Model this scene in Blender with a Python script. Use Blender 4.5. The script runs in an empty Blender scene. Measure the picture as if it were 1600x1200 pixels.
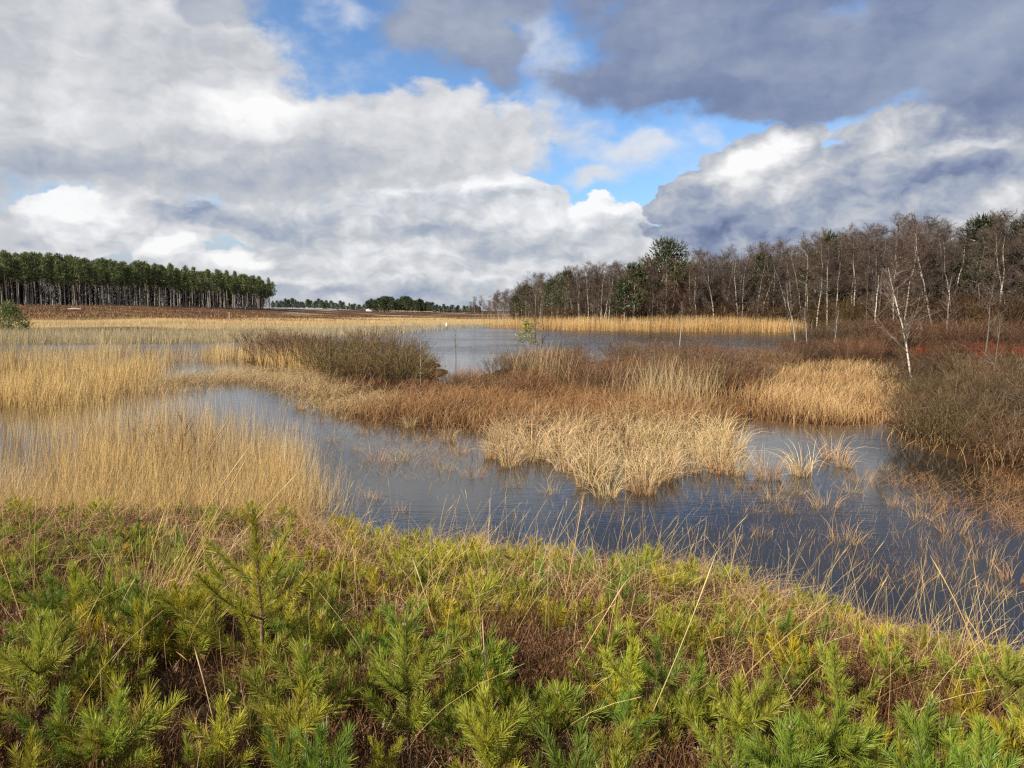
import bpy, math, random
import numpy as np
from mathutils import Vector, Matrix
R = math.radians
rng = np.random.default_rng(7)
random.seed(7)
C = bpy.context.scene.collection

# ------------------------------------------------------------------ camera
FPX, PITCH, CAMH = 1210.0, R(5.3), 3.0            # focal length for a 1600 px wide picture, downward pitch, eye height over the water
cam_d = bpy.data.cameras.new('camera')
cam = bpy.data.objects.new('camera', cam_d); C.objects.link(cam)
cam.location = (0, 0, CAMH); cam.rotation_euler = (R(90) - PITCH, 0, 0)
cam_d.sensor_width = 36.0; cam_d.lens = 36.0 * FPX / 1600.0
cam_d.clip_start = 0.05; cam_d.clip_end = 6000.0
bpy.context.scene.camera = cam
vs = bpy.context.scene.view_settings
vs.view_transform = 'Standard'; vs.look = 'None'; vs.gamma = 1.0; vs.exposure = 0.76
bpy.context.scene.cycles.max_bounces = 5
bpy.context.scene.cycles.diffuse_bounces = 2
bpy.context.scene.cycles.glossy_bounces = 2
bpy.context.scene.cycles.transmission_bounces = 3
bpy.context.scene.cycles.sample_clamp_indirect = 3.0
bpy.context.scene.cycles.use_denoising = False
bpy.context.scene.cycles.filter_width = 1.3

# ------------------------------------------------------------------ sun (behind the camera, to the left)
SUN_EL, SUN_AZ = R(33), R(-128)                    # azimuth measured from +Y towards +X
sdir = Vector((math.sin(SUN_AZ) * math.cos(SUN_EL), math.cos(SUN_AZ) * math.cos(SUN_EL), math.sin(SUN_EL)))
sl = bpy.data.lights.new('sun', 'SUN'); sl.energy = 5.0; sl.angle = R(0.6); sl.color = (1.0, 0.90, 0.73)
so = bpy.data.objects.new('sun', sl); C.objects.link(so)
so.rotation_euler = (-sdir).to_track_quat('-Z', 'Y').to_euler(); so.location = (-20, -15, 30)

# ------------------------------------------------------------------ a small node language
class N:
    """a socket of a node tree with arithmetic"""
    def __init__(s, t, sock): s.t, s.s = t, sock
    def _m(s, op, *a, clamp=False):
        n = s.t.nodes.new('ShaderNodeMath'); n.operation = op; n.use_clamp = clamp
        for i, x in enumerate((s,) + a):
            if isinstance(x, N): s.t.links.new(x.s, n.inputs[i])
            else: n.inputs[i].default_value = x
        return N(s.t, n.outputs[0])
    def __add__(s, o): return s._m('ADD', o)
    def __sub__(s, o): return s._m('SUBTRACT', o)
    def __mul__(s, o): return s._m('MULTIPLY', o)
    def __truediv__(s, o): return s._m('DIVIDE', o)
    def clamp(s): return s._m('ADD', 0.0, clamp=True)
    def pw(s, e): return s._m('POWER', e)
    def mx(s, o): return s._m('MAXIMUM', o)
    def mn(s, o): return s._m('MINIMUM', o)
    def absv(s): return s._m('ABSOLUTE')
    def smin(s, o, d): return s._m('SMOOTH_MIN', o, d)
    def ss(s, a, b):
        n = s.t.nodes.new('ShaderNodeMapRange'); n.interpolation_type = 'SMOOTHSTEP'
        s.t.links.new(s.s, n.inputs[0]); n.inputs[1].default_value = a; n.inputs[2].default_value = b
        return N(s.t, n.outputs[0])
    def lin(s, a, b, c=0.0, d=1.0):
        n = s.t.nodes.new('ShaderNodeMapRange')
        s.t.links.new(s.s, n.inputs[0])
        for i, x in enumerate((a, b, c, d)): n.inputs[i + 1].default_value = x
        return N(s.t, n.outputs[0])
def vop(t, op, a, b=None, scale=None):
    n = t.nodes.new('ShaderNodeVectorMath'); n.operation = op
    for i, x in enumerate((a, b)):
        if x is None: continue
        if isinstance(x, N): t.links.new(x.s, n.inputs[i])
        else: n.inputs[i].default_value = x
    if scale is not None: n.inputs['Scale'].default_value = scale
    return N(t, n.outputs['Value'] if op in ('LENGTH', 'DISTANCE', 'DOT_PRODUCT') else n.outputs['Vector'])
def noise(t, vec, scale, detail=4.0, rough=0.5, color=False, lac=2.0, dist=0.0):
    n = t.nodes.new('ShaderNodeTexNoise'); n.noise_dimensions = '3D'
    n.inputs['Scale'].default_value = scale; n.inputs['Detail'].default_value = detail
    n.inputs['Roughness'].default_value = rough; n.inputs['Lacunarity'].default_value = lac
    n.inputs['Distortion'].default_value = dist
    if vec is not None: t.links.new(vec.s, n.inputs['Vector'])
    return N(t, n.outputs['Color' if color else 'Fac'])
def mixc(t, fac, a, b):
    n = t.nodes.new('ShaderNodeMix'); n.data_type = 'RGBA'
    for x, k in ((fac, 0), (a, 6), (b, 7)):
        if isinstance(x, N): t.links.new(x.s, n.inputs[k])
        else: n.inputs[k].default_value = x if k == 0 else (*x[:3], 1.0)
    return N(t, n.outputs[2])
def ramp(t, fac, stops):
    n = t.nodes.new('ShaderNodeValToRGB'); el = n.color_ramp.elements
    while len(el) < len(stops): el.new(0.5)
    for e, (p, c) in zip(el, stops): e.position = p; e.color = (*c[:3], 1.0)
    t.links.new(fac.s, n.inputs[0]); return N(t, n.outputs[0])
def srgb(r, g, b):
    f = lambda c: c / 12.92 if c <= 0.04045 else ((c + 0.055) / 1.055) ** 2.4
    return (f(r / 255), f(g / 255), f(b / 255))

# ------------------------------------------------------------------ sky: physical sky behind drifting cloud, all in compass direction and elevation
def sky_dir(px, py):
    x, y = (px - 800) / FPX, (600 - py) / FPX
    d = Vector((x, math.cos(PITCH) + y * math.sin(PITCH), -math.sin(PITCH) + y * math.cos(PITCH))).normalized()
    return math.atan2(d.x, d.y), math.asin(d.z)
w = bpy.data.worlds.new('World'); bpy.context.scene.world = w; w.use_nodes = True
t = w.node_tree; t.nodes.clear()
SKY_STRENGTH = 0.1
tc = t.nodes.new('ShaderNodeTexCoord'); dirv = N(t, tc.outputs['Generated'])
sx = t.nodes.new('ShaderNodeSeparateXYZ'); t.links.new(dirv.s, sx.inputs[0])
X, Y, Z = (N(t, sx.outputs[i]) for i in range(3))
az = X._m('ARCTAN2', Y); el = Z._m('ARCSINE')
cb = t.nodes.new('ShaderNodeCombineXYZ'); t.links.new(az.s, cb.inputs[0]); t.links.new(el.s, cb.inputs[1])
P0 = N(t, cb.outputs[0])
half = (0.5, 0.5, 0.5)
flat = t.nodes.new('ShaderNodeMapping'); t.links.new(P0.s, flat.inputs[0]); flat.inputs['Scale'].default_value = (1.0, 1.55, 1.0)
PF = N(t, flat.outputs[0])
w1 = vop(t, 'SUBTRACT', noise(t, PF, 5.0, 3.0, 0.5, True), half)
w2 = vop(t, 'SUBTRACT', noise(t, PF, 17.0, 4.0, 0.55, True), half)
def warp(a, b): return vop(t, 'ADD', P0, vop(t, 'ADD', vop(t, 'SCALE', w1, scale=a), vop(t, 'SCALE', w2, scale=b)))
Pm, Ps, Pl = warp(0.10, 0.05), warp(0.06, 0.075), warp(0.16, 0.05)
def blob(P, px, py, rx, ry, rot=0):
    a0, e0 = sky_dir(px, py); a1, _ = sky_dir(px + 10, py); _, e1 = sky_dir(px, py - 10)
    m = t.nodes.new('ShaderNodeMapping'); m.vector_type = 'TEXTURE'
    t.links.new(P.s, m.inputs[0])
    m.inputs['Location'].default_value = (a0, e0, 0); m.inputs['Rotation'].default_value = (0, 0, R(rot))
    m.inputs['Scale'].default_value = (rx * (a1 - a0) / 10, ry * (e1 - e0) / 10, 1)
    return vop(t, 'LENGTH', N(t, m.outputs[0]))
def after(P, f):                                    # makes the blobs evaluate one after another, which keeps the shader's stack small
    if f is None: return P
    n = t.nodes.new('ShaderNodeVectorMath'); n.operation = 'MULTIPLY_ADD'
    t.links.new(f.s, n.inputs[0]); n.inputs[1].default_value = (1e-7, 1e-7, 1e-7); t.links.new(P.s, n.inputs[2])
    return N(t, n.outputs[0])
def field(P, blobs, k=0.25):
    f = None
    for b in blobs:
        d = blob(after(P, f), *b); f = d if f is None else f.smin(d, k)
    return f * -1.0 + 1.0
def tone(P, base, blobs):
    f = None
    for (px, py, rx, ry, rot, wgt) in blobs:
        g = blob(after(P, f), px, py, rx, ry, rot).ss(1.35, 0.1) * wgt
        f = g + base if f is None else f + g
    return f
# relief: the same cloud noise sampled twice, the second time a step towards the sun
def relief(scale, det, step, rough=0.55):
    off = vop(t, 'ADD', PF, (-step * 0.75, step, 0.0))
    return noise(t, PF, scale, det, rough) - noise(t, off, scale, det, rough)
def puffs(vec, scale):
    n = t.nodes.new('ShaderNodeTexVoronoi'); n.voronoi_dimensions = '2D'; n.feature = 'F1'
    t.links.new(vec.s, n.inputs['Vector']); n.inputs['Scale'].default_value = scale
    n.inputs['Detail'].default_value = 3.0; n.inputs['Roughness'].default_value = 0.6; n.normalize = True
    return N(t, n.outputs['Distance']) * -1.0 + 0.5
PV = vop(t, 'ADD', PF, vop(t, 'SCALE', w2, scale=0.055))
V0 = puffs(PV, 13.0); V1 = puffs(vop(t, 'ADD', PV, (-0.012, 0.016, 0.0)), 13.0)
E2 = V0 - V1                                          # lit and shaded sides of the puffs
E1 = relief(5.0, 4.0, 0.030, 0.5)
NB = noise(t, PF, 7.0, 6.0, 0.6) - 0.5
NF = noise(t, PF, 26.0, 5.0, 0.58) - 0.5
k = 0.592 / SKY_STRENGTH
def cloud_col(v):
    st = [(0.0, srgb(96, 108, 142)), (0.22, srgb(126, 139, 171)), (0.42, srgb(162, 172, 191)), (0.62, srgb(196, 200, 206)), (0.82, srgb(228, 229, 232)), (1.0, srgb(252, 252, 252))]
    c = ramp(t, v, st)
    return vop(t, 'SCALE', c, scale=k)
sky = t.nodes.new('ShaderNodeTexSky'); sky.sky_type = 'NISHITA'; sky.sun_disc = False
sky.sun_elevation = SUN_EL; sky.sun_rotation = SUN_AZ; sky.air_density = 1.0; sky.dust_density = 0.6; sky.ozone_density = 1.6
col = vop(t, 'MULTIPLY', N(t, sky.outputs[0]), (0.62, 0.80, 1.0))
# the general broken cover outside the part of the sky the photograph shows
gen = noise(t, PF, 2.2, 6.0, 0.55)
def over(col, cov, val): return mixc(t, cov, col, cloud_col(val.clamp()))
# thin veil of high cloud
veil = tone(Pl, 0.06, [(150, 150, 480, 260, 0, 0.8), (1350, 330, 420, 200, 0, 0.6), (690, 240, 260, 80, 0, 0.45), (930, 215, 130, 50, -20, 0.42), (985, 215, 60, 26, -25, 0.35), (930, 275, 46, 22, 0, 0.75), (1075, 215, 60, 26, -30, 0.3), (620, 90, 90, 50, 0, 0.12), (850, 70, 60, 110, -15, 0.55), (560, 0, 60, 30, 0, 0.4)])
col = over(col, (veil + NB * 0.9 + NF * 0.6).ss(0.12, 0.95) * 0.88, NB * 0.5 + 0.80)
# general cover behind and above the camera
cg = (gen - 0.5) * 1.0 + el.ss(R(27), R(46)) * 0.9 + az.absv().ss(R(38), R(60)) * 0.7
col = over(col, (cg + NB * 0.5).ss(0.35, 0.75), E1 * 0.8 + NB * 0.5 - el.ss(R(20), R(42)) * 0.46 + 0.62)
# pale band low over the horizon
col = over(col, el.ss(R(9.0), R(2.0)) * 0.92, NB * 0.25 + el.ss(R(5), R(2)) * -0.12 + 0.64)
# low rows of cumulus
lowc = [(100, 350, 110, 45), (-60, 360, 120, 50), (270, 405, 55, 40), (395, 412, 60, 26), (230, 345, 160, 40), (480, 345, 150, 45), (600, 330, 110, 55), (720, 330, 130, 58), (830, 325, 70, 50), (900, 370, 130, 50), (965, 350, 60, 42), (650, 400, 260, 30), (830, 410, 160, 26), (1000, 405, 120, 40), (1180, 405, 120, 18), (480, 420, 90, 22), (200, 440, 200, 20), (620, 432, 260, 20), (560, 462, 420, 22), (760, 445, 200, 26), (1000, 440, 200, 30)]
tl = tone(Pm, 0.70, [(90, 325, 120, 30, 0, 0.34), (270, 388, 50, 26, 0, 0.34), (395, 405, 55, 18, 0, 0.30), (600, 285, 70, 32, 0, 0.34), (760, 285, 120, 32, 0, 0.36), (955, 320, 70, 30, 0, 0.34), (870, 345, 120, 20, 0, 0.14),
    (330, 335, 110, 18, 0, -0.28), (470, 355, 110, 22, 0, -0.24), (700, 365, 110, 16, 0, -0.2), (800, 390, 130, 14, 0, -0.18), (620, 330, 60, 20, 0, -0.08), (960, 395, 110, 14, 0, -0.1), (560, 400, 80, 12, 0, 0.14), (930, 420, 120, 12, 0, 0.16), (680, 392, 70, 10, 0, 0.16), (560, 455, 330, 20, 0, -0.22), (700, 432, 120, 8, 0, 0.12), (480, 436, 90, 8, 0, 0.10)])
cl = (field(Ps, lowc) + V0 * 0.9 + NF * 0.3).ss(0.0, 0.17)
col = over(col, cl * 0.96, tl + E1 * 0.6 + E2 * 0.75 + NF * 0.12)
# the great pale cloud on the left
bigc = [(150, 120, 330, 190), (420, 210, 210, 90), (640, 225, 250, 75, 3), (120, 240, 340, 70), (270, 100, 190, 110), (-150, 200, 200, 260), (380, 262, 330, 50), (90, 20, 250, 90)]
tb = tone(Pm, 0.70, [(390, 175, 105, 62, 0, 0.30), (480, 165, 60, 40, 0, 0.10), (130, 190, 120, 70, 0, 0.10), (620, 190, 160, 50, 0, 0.06), (330, 288, 330, 28, 0, -0.15), (80, 262, 260, 34, 0, -0.06), (520, 275, 200, 26, 0, -0.10), (330, 80, 170, 60, 0, -0.05), (20, 90, 120, 140, 0, -0.10), (250, 130, 60, 70, 0, -0.05), (560, 250, 260, 25, 0, -0.08)])
cbg = (field(Pm, bigc) + NF * 0.55 + NB * 0.4 + V0 * 0.3).ss(-0.06, 0.26)
col = over(col, cbg, tb + E1 * 0.55 + E2 * 0.4 + NB * 0.16)
# right hand cumulus tower and the grey sheet beside it
towc = [(1255, 212, 42, 30), (1215, 232, 45, 32), (1165, 255, 50, 34), (1115, 285, 50, 36), (1210, 290, 120, 60), (1300, 270, 90, 60), (1065, 318, 60, 30), (1280, 340, 270, 55), (1450, 270, 200, 90), (1560, 240, 160, 110), (1120, 365, 120, 30), (1520, 350, 220, 60), (1400, 375, 260, 26)]
tt = tone(Pm, 0.47, [(1255, 205, 40, 26, 0, 0.42), (1215, 228, 50, 32, 25, 0.42), (1165, 255, 70, 36, 25, 0.40), (1120, 285, 70, 36, 20, 0.30), (1195, 290, 100, 40, 20, 0.22), (1300, 225, 40, 50, 0, 0.05), (1530, 222, 50, 30, 0, 0.30), (1420, 210, 70, 26, 20, 0.24), (1450, 248, 130, 16, 8, 0.16), (1450, 290, 170, 26, 6, -0.16), (1100, 350, 90, 34, 0, -0.18), (1180, 375, 150, 18, 0, -0.16), (1560, 330, 120, 26, 10, 0.22), (1350, 345, 130, 18, 5, 0.08), (1420, 180, 50, 20, 0, 0.1), (1560, 160, 100, 40, 0, -0.08)])
ct = (field(Ps, towc) + V0 * 0.8 + NF * 0.3).ss(0.02, 0.15)
col = over(col, ct, tt + E1 * 0.5 + E2 * 0.85 + NF * 0.04)
# dark cloud overhead
drk = [(1010, 110, 165, 55, 4), (1180, 80, 240, 95), (1450, 70, 290, 105), (1600, 100, 200, 120), (930, 125, 85, 36), (1050, 20, 150, 70), (1250, 150, 190, 32), (700, 50, 100, 75, -12), (765, 95, 65, 55), (340, 0, 80, 40), (760, -20, 130, 60), (1300, -80, 600, 110), (560, -110, 500, 70)]
td = tone(Pm, 0.27, [(930, 120, 120, 40, 0, -0.02), (1090, 140, 160, 40, 0, -0.08), (1250, 90, 120, 40, 20, 0.07), (1180, 90, 50, 30, 20, 0.08), (1290, 20, 70, 26, 0, 0.16), (1560, 60, 160, 90, 0, 0.07), (700, 50, 160, 110, 0, 0.13), (350, 15, 130, 70, 0, 0.26), (1450, 130, 160, 30, 0, 0.04), (1000, 20, 120, 40, 0, 0.05)])
cd = (field(Pm, drk) + NF * 0.9 + NB * 0.6 + V0 * 0.2).ss(-0.22, 0.36)
col = over(col, cd * 0.97, td + E1 * 0.4 + NB * 0.18 + E2 * 0.2)

bgn = t.nodes.new('ShaderNodeBackground'); t.links.new(col.s, bgn.inputs[0]); bgn.inputs[1].default_value = SKY_STRENGTH
wo = t.nodes.new('ShaderNodeOutputWorld'); t.links.new(bgn.outputs[0], wo.inputs[0])
w.cycles.sampling_method = 'MANUAL'; w.cycles.sample_map_resolution = 512

# ------------------------------------------------------------------ layout helpers
def at(px, py, z=0.0):
    """ground point (height z) seen at a photo pixel"""
    px, py = np.asarray(px, float), np.asarray(py, float)
    x, y = (px - 800) / FPX, (600 - py) / FPX
    dy = math.cos(PITCH) + y * math.sin(PITCH); dz = -math.sin(PITCH) + y * math.cos(PITCH)
    s = (z - CAMH) / dz
    return np.stack([x * s, dy * s], -1)
def col_at(px, D):                                   # point at forward distance D in the direction of a photo column
    return (np.asarray(px, float) - 800) / FPX * np.asarray(D, float) * 1.0, np.asarray(D, float)
def z_at(py, D):                                     # height at distance D that shows at photo row py
    return CAMH + D * (math.tan(math.atan((600 - py) / FPX) - PITCH))
def poly(pts, z=0.0):
    p = np.array(pts, float); return at(p[:, 0], p[:, 1], z)
def sdf(P, poly):
    """signed distance, positive inside"""
    P = np.asarray(P, float); n = len(poly); d = np.full(len(P), 1e9); ins = np.zeros(len(P), bool)
    for i in range(n):
        a, b = poly[i], poly[(i + 1) % n]; e = b - a; v = P - a
        tt = np.clip((v @ e) / (e @ e), 0, 1); q = v - tt[:, None] * e
        d = np.minimum(d, np.hypot(q[:, 0], q[:, 1]))
        c = ((a[1] <= P[:, 1]) != (b[1] <= P[:, 1]))
        with np.errstate(divide='ignore', invalid='ignore'):
            xi = a[0] + (P[:, 1] - a[1]) * e[0] / (e[1] if e[1] else 1e-9)
        ins ^= c & (P[:, 0] < xi)
    return np.where(ins, d, -d)
def scatter_px(pts, n, seed=0):
    """n ground points in a region outlined in the photo: thinner with distance, as plants look"""
    g = np.random.default_rng(seed); p = np.array(pts, float); lo, hi = p.min(0), p.max(0); out = []
    m = 0
    while m < n:
        q = lo + g.random((n * 3, 2)) * (hi - lo); q = q[sdf(q, p) > 0]; out.append(q); m += len(q)
    q = np.concatenate(out)[:n]
    return at(q[:, 0], q[:, 1])
def vnoise(P, s, seed=0):
    """smooth value noise, 0..1"""
    g = np.random.default_rng(seed); T = g.random((64, 64)); p = np.asarray(P, float) / s + 1000
    i = np.floor(p).astype(int); f = p - i; f = f * f * (3 - 2 * f)
    a = T[i[:, 0] % 64, i[:, 1] % 64]; b = T[(i[:, 0] + 1) % 64, i[:, 1] % 64]
    c = T[i[:, 0] % 64, (i[:, 1] + 1) % 64]; d = T[(i[:, 0] + 1) % 64, (i[:, 1] + 1) % 64]
    return (a * (1 - f[:, 0]) + b * f[:, 0]) * (1 - f[:, 1]) + (c * (1 - f[:, 0]) + d * f[:, 0]) * f[:, 1]
def sstep(x, a, b):
    u = np.clip((np.asarray(x, float) - a) / (b - a), 0, 1); return u * u * (3 - 2 * u)
def unit(v): return v / np.maximum(np.linalg.norm(v, axis=-1, keepdims=True), 1e-9)

# ------------------------------------------------------------------ mesh building
class MB:
    def __init__(s): s.V, s.F, s.r, s.t, s.m, s.n, s.sm = [], [], [], [], [], 0, []
    def add(s, V, F, rnd, tt, mat=0, smooth=False):
        V = np.asarray(V, float).reshape(-1, 3); F = np.asarray(F, int).reshape(-1, 4)
        s.V.append(V); s.F.append(F + s.n); s.n += len(V)
        s.r.append(np.broadcast_to(rnd, (len(V),)).astype(float)); s.t.append(np.broadcast_to(tt, (len(V),)).astype(float))
        s.m.append(np.full(len(F), mat)); s.sm.append(np.full(len(F), smooth))
    def ribbons(s, P, D, L, W, G=None, k=2, tip=0.15, rnd=None, mat=0, g=None, belly=False, pw=2.0):
        g = g or rng; P = np.asarray(P, float); n = len(P)
        if n == 0: return
        D = unit(np.asarray(D, float)); L = np.broadcast_to(L, (n,)).astype(float); W = np.broadcast_to(W, (n,)).astype(float)
        G = np.zeros((n, 3)) if G is None else np.asarray(G, float)
        S = unit(np.cross(D + G * 0.6, g.normal(size=(n, 3))))
        u = np.linspace(0, 1, k + 1)
        c = P[:, None] + L[:, None, None] * (D[:, None] * u[None, :, None] + G[:, None] * (u ** pw)[None, :, None])
        wv = np.sin(np.clip(u * 0.9 + 0.12, 0, 1) * math.pi) if belly else (1 - (1 - tip) * u ** 1.3)
        h = 0.5 * W[:, None] * wv[None]
        V = np.stack([c - S[:, None] * h[..., None], c + S[:, None] * h[..., None]], 2)      # n, k+1, 2, 3
        b = (np.arange(n) * (2 * (k + 1)))[:, None] + (np.arange(k) * 2)[None]
        F = np.stack([b, b + 1, b + 3, b + 2], -1)
        rnd = g.random(n) if rnd is None else np.broadcast_to(rnd, (n,))
        s.add(V, F, np.repeat(rnd, 2 * (k + 1)), np.tile(np.repeat(u, 2), n), mat)
    def tube(s, pts, rad, sides=6, rnd=0.5, mat=0):
        pts = np.asarray(pts, float); n = len(pts); rad = np.broadcast_to(rad, (n,))
        T = unit(np.gradient(pts, axis=0)); ref = np.array([1.0, 0.03, 0.02]) if abs(T[0][2]) > 0.7 else np.array([0.0, 0.05, 1.0])
        A = unit(np.cross(T, ref)); B = np.cross(T, A)
        an = np.arange(sides) * 2 * math.pi / sides
        V = pts[:, None] + rad[:, None, None] * (np.cos(an)[None, :, None] * A[:, None] + np.sin(an)[None, :, None] * B[:, None])
        i = np.arange(n - 1)[:, None] * sides; j = np.arange(sides)[None]; j2 = (j + 1) % sides
        F = np.stack([i + j, i + j2, i + sides + j2, i + sides + j], -1)
        s.add(V, F, rnd, np.repeat(np.linspace(0, 1, n), sides), mat, True)
    def blob(s, c, r, rnd=0.5, mat=0, nu=8, nv=5):
        u = np.linspace(0, math.pi, nv + 1); pts = np.array([c + np.array([0, 0, -r[2] * math.cos(a)]) for a in u])
        an = np.arange(nu) * 2 * math.pi / nu
        V = np.stack([np.stack([p[0] + r[0] * max(math.sin(a), 0.02) * np.cos(an), p[1] + r[1] * max(math.sin(a), 0.02) * np.sin(an), np.full(nu, p[2])], -1) for p, a in zip(pts, u)])
        i = np.arange(nv)[:, None] * nu; j = np.arange(nu)[None]; j2 = (j + 1) % nu
        s.add(V, np.stack([i + j, i + j2, i + nu + j2, i + nu + j], -1), rnd, 0.5, mat, True)
    def box(s, lo, hi, rnd=0.5, mat=0, top=1.0):
        (x0, y0, z0), (x1, y1, z1) = lo, hi; cx, cy = (x0 + x1) / 2, (y0 + y1) / 2
        q = lambda x, y: (cx + (x - cx) * top, cy + (y - cy) * top)
        V = [(x0, y0, z0), (x1, y0, z0), (x1, y1, z0), (x0, y1, z0)] + [(*q(x, y), z1) for x, y in ((x0, y0), (x1, y0), (x1, y1), (x0, y1))]
        s.add(V, [(3, 2, 1, 0), (4, 5, 6, 7), (0, 1, 5, 4), (1, 2, 6, 5), (2, 3, 7, 6), (3, 0, 4, 7)], rnd, 0.5, mat)
    def build(s, name, mats, parent=None, loc=None):
        me = bpy.data.meshes.new(name)
        V = np.concatenate(s.V); F = np.concatenate(s.F)
        me.vertices.add(len(V)); me.vertices.foreach_set('co', V.astype(np.float32).ravel())
        me.loops.add(F.size); me.loops.foreach_set('vertex_index', F.astype(np.int32).ravel())
        me.polygons.add(len(F)); me.polygons.foreach_set('loop_start', (np.arange(len(F)) * 4).astype(np.int32))
        me.polygons.foreach_set('material_index', np.concatenate(s.m).astype(np.int32))
        me.polygons.foreach_set('use_smooth', np.concatenate(s.sm).astype(bool))
        for nm, a in (('rnd', s.r), ('along', s.t)):
            at_ = me.attributes.new(nm, 'FLOAT', 'POINT'); at_.data.foreach_set('value', np.concatenate(a).astype(np.float32))
        me.update(calc_edges=True)
        for m in (mats if isinstance(mats, (list, tuple)) else [mats]): me.materials.append(m)
        o = bpy.data.objects.new(name, me); C.objects.link(o)
        if parent is not None: o.parent = parent
        if loc is not None: o.location = loc
        return o
def tag(o, label=None, cat=None, group=None, kind=None):
    for kk, v in (('label', label), ('category', cat), ('group', group), ('kind', kind)):
        if v: o[kk] = v
    return o
def empty(name, label, cat, group=None):
    o = bpy.data.objects.new(name, None); C.objects.link(o); o.empty_display_size = 0.2
    return tag(o, label, cat, group)
def copy_thing(o, parent=None):                      # a thing with its parts and their sub-parts
    c = o.copy(); C.objects.link(c)
    if parent is not None: c.parent = parent
    for ch in KIDS.get(o.name, ()): copy_thing(ch, c)
    return c
KIDS = {}
def note_kids(root):
    def walk(o):
        KIDS[o.name] = [c for c in ALLKIDS.get(o, ())]
        for c in KIDS[o.name]: walk(c)
    walk(root)
ALLKIDS = {}
def kid(o, parent): ALLKIDS.setdefault(parent, []).append(o); return o
class Stock:
    """variants of one plant: the first use of a variant places the original, later uses copies of it"""
    def __init__(s, protos):
        s.p = protos; s.used = [False] * len(protos)
        for o in protos: note_kids(o)
    def put(s, i, loc, rz, sc, label, cat, group=None, tint=None, tilt=(0, 0)):
        i %= len(s.p)
        o = copy_thing(s.p[i]) if s.used[i] else s.p[i]
        s.used[i] = True
        o.location = loc; o.rotation_euler = (tilt[0], tilt[1], rz); o.scale = (sc, sc, sc) if np.isscalar(sc) else sc
        tag(o, label, cat, group)
        if group is None and 'group' in o: del o['group']
        if tint is not None:
            stack = [o]
            while stack:
                q = stack.pop(); q.color = (*tint, 1.0); stack += list(NEWKIDS(q))
        return o
    def close(s):
        for o, u in zip(s.p, s.used):
            if not u:
                st = [o]
                while st:
                    q = st.pop(); st += ALLKIDS.get(q, []); bpy.data.objects.remove(q)
def NEWKIDS(o): return o.children

# ------------------------------------------------------------------ materials
def new_mat(name):
    m = bpy.data.materials.new(name); m.use_nodes = True; m.node_tree.nodes.clear(); return m, m.node_tree
def attr(t, name):
    n = t.nodes.new('ShaderNodeAttribute'); n.attribute_name = name; return N(t, n.outputs['Fac'])
def plant_mat(name, roots, tips, trans=0.3, gloss=0.02, vary=0.25, tint=False):
    """leaf, blade, needle or twig: colour differs from blade to blade and from foot to tip"""
    m, t = new_mat(name); r = attr(t, 'rnd'); u = attr(t, 'along')
    st = lambda cs: [(i / max(len(cs) - 1, 1), c) for i, c in enumerate(cs)]
    a = ramp(t, r, st(roots)); b = ramp(t, r, st(tips)); c = mixc(t, u, a, b)
    oi = t.nodes.new('ShaderNodeObjectInfo')
    hs = t.nodes.new('ShaderNodeHueSaturation'); t.links.new(c.s, hs.inputs['Color'])
    orr = N(t, oi.outputs['Random'])
    t.links.new(orr.lin(0, 1, 1 - vary, 1 + vary).s, hs.inputs['Value'])
    t.links.new((orr * 7.31)._m('FRACT').lin(0, 1, 0.485, 0.515).s, hs.inputs['Hue'])
    c = N(t, hs.outputs[0])
    if tint:
        mm = t.nodes.new('ShaderNodeMix'); mm.data_type = 'RGBA'; mm.blend_type = 'MULTIPLY'; mm.inputs[0].default_value = 1.0
        t.links.new(c.s, mm.inputs[6]); t.links.new(oi.outputs['Color'], mm.inputs[7]); c = N(t, mm.outputs[2])
    d = t.nodes.new('ShaderNodeBsdfDiffuse'); t.links.new(c.s, d.inputs[0]); sh = d.outputs[0]
    if trans:
        tr = t.nodes.new('ShaderNodeBsdfTranslucent'); t.links.new(c.s, tr.inputs[0])
        mx = t.nodes.new('ShaderNodeMixShader'); mx.inputs[0].default_value = trans
        t.links.new(sh, mx.inputs[1]); t.links.new(tr.outputs[0], mx.inputs[2]); sh = mx.outputs[0]
    if gloss:
        gl = t.nodes.new('ShaderNodeBsdfGlossy'); gl.inputs['Roughness'].default_value = 0.42
        mx = t.nodes.new('ShaderNodeMixShader'); mx.inputs[0].default_value = gloss
        t.links.new(sh, mx.inputs[1]); t.links.new(gl.outputs[0], mx.inputs[2]); sh = mx.outputs[0]
    o = t.nodes.new('ShaderNodeOutputMaterial'); t.links.new(sh, o.inputs[0]); return m
def bark_mat(name, c1, c2, c3, scale=(1, 1, 1), thr=0.5):
    m, t = new_mat(name); tcn = t.nodes.new('ShaderNodeTexCoord')
    mp = t.nodes.new('ShaderNodeMapping'); t.links.new(tcn.outputs['Object'], mp.inputs[0]); mp.inputs['Scale'].default_value = scale
    v = N(t, mp.outputs[0]); n1 = noise(t, v, 3.0, 3.0, 0.6); n2 = noise(t, v, 0.7, 2.0)
    c = mixc(t, n1.ss(thr, thr + 0.1), mixc(t, n2, c1, c2), c3)
    d = t.nodes.new('ShaderNodeBsdfDiffuse'); t.links.new(c.s, d.inputs[0])
    o = t.nodes.new('ShaderNodeOutputMaterial'); t.links.new(d.outputs[0], o.inputs[0]); return m
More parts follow.
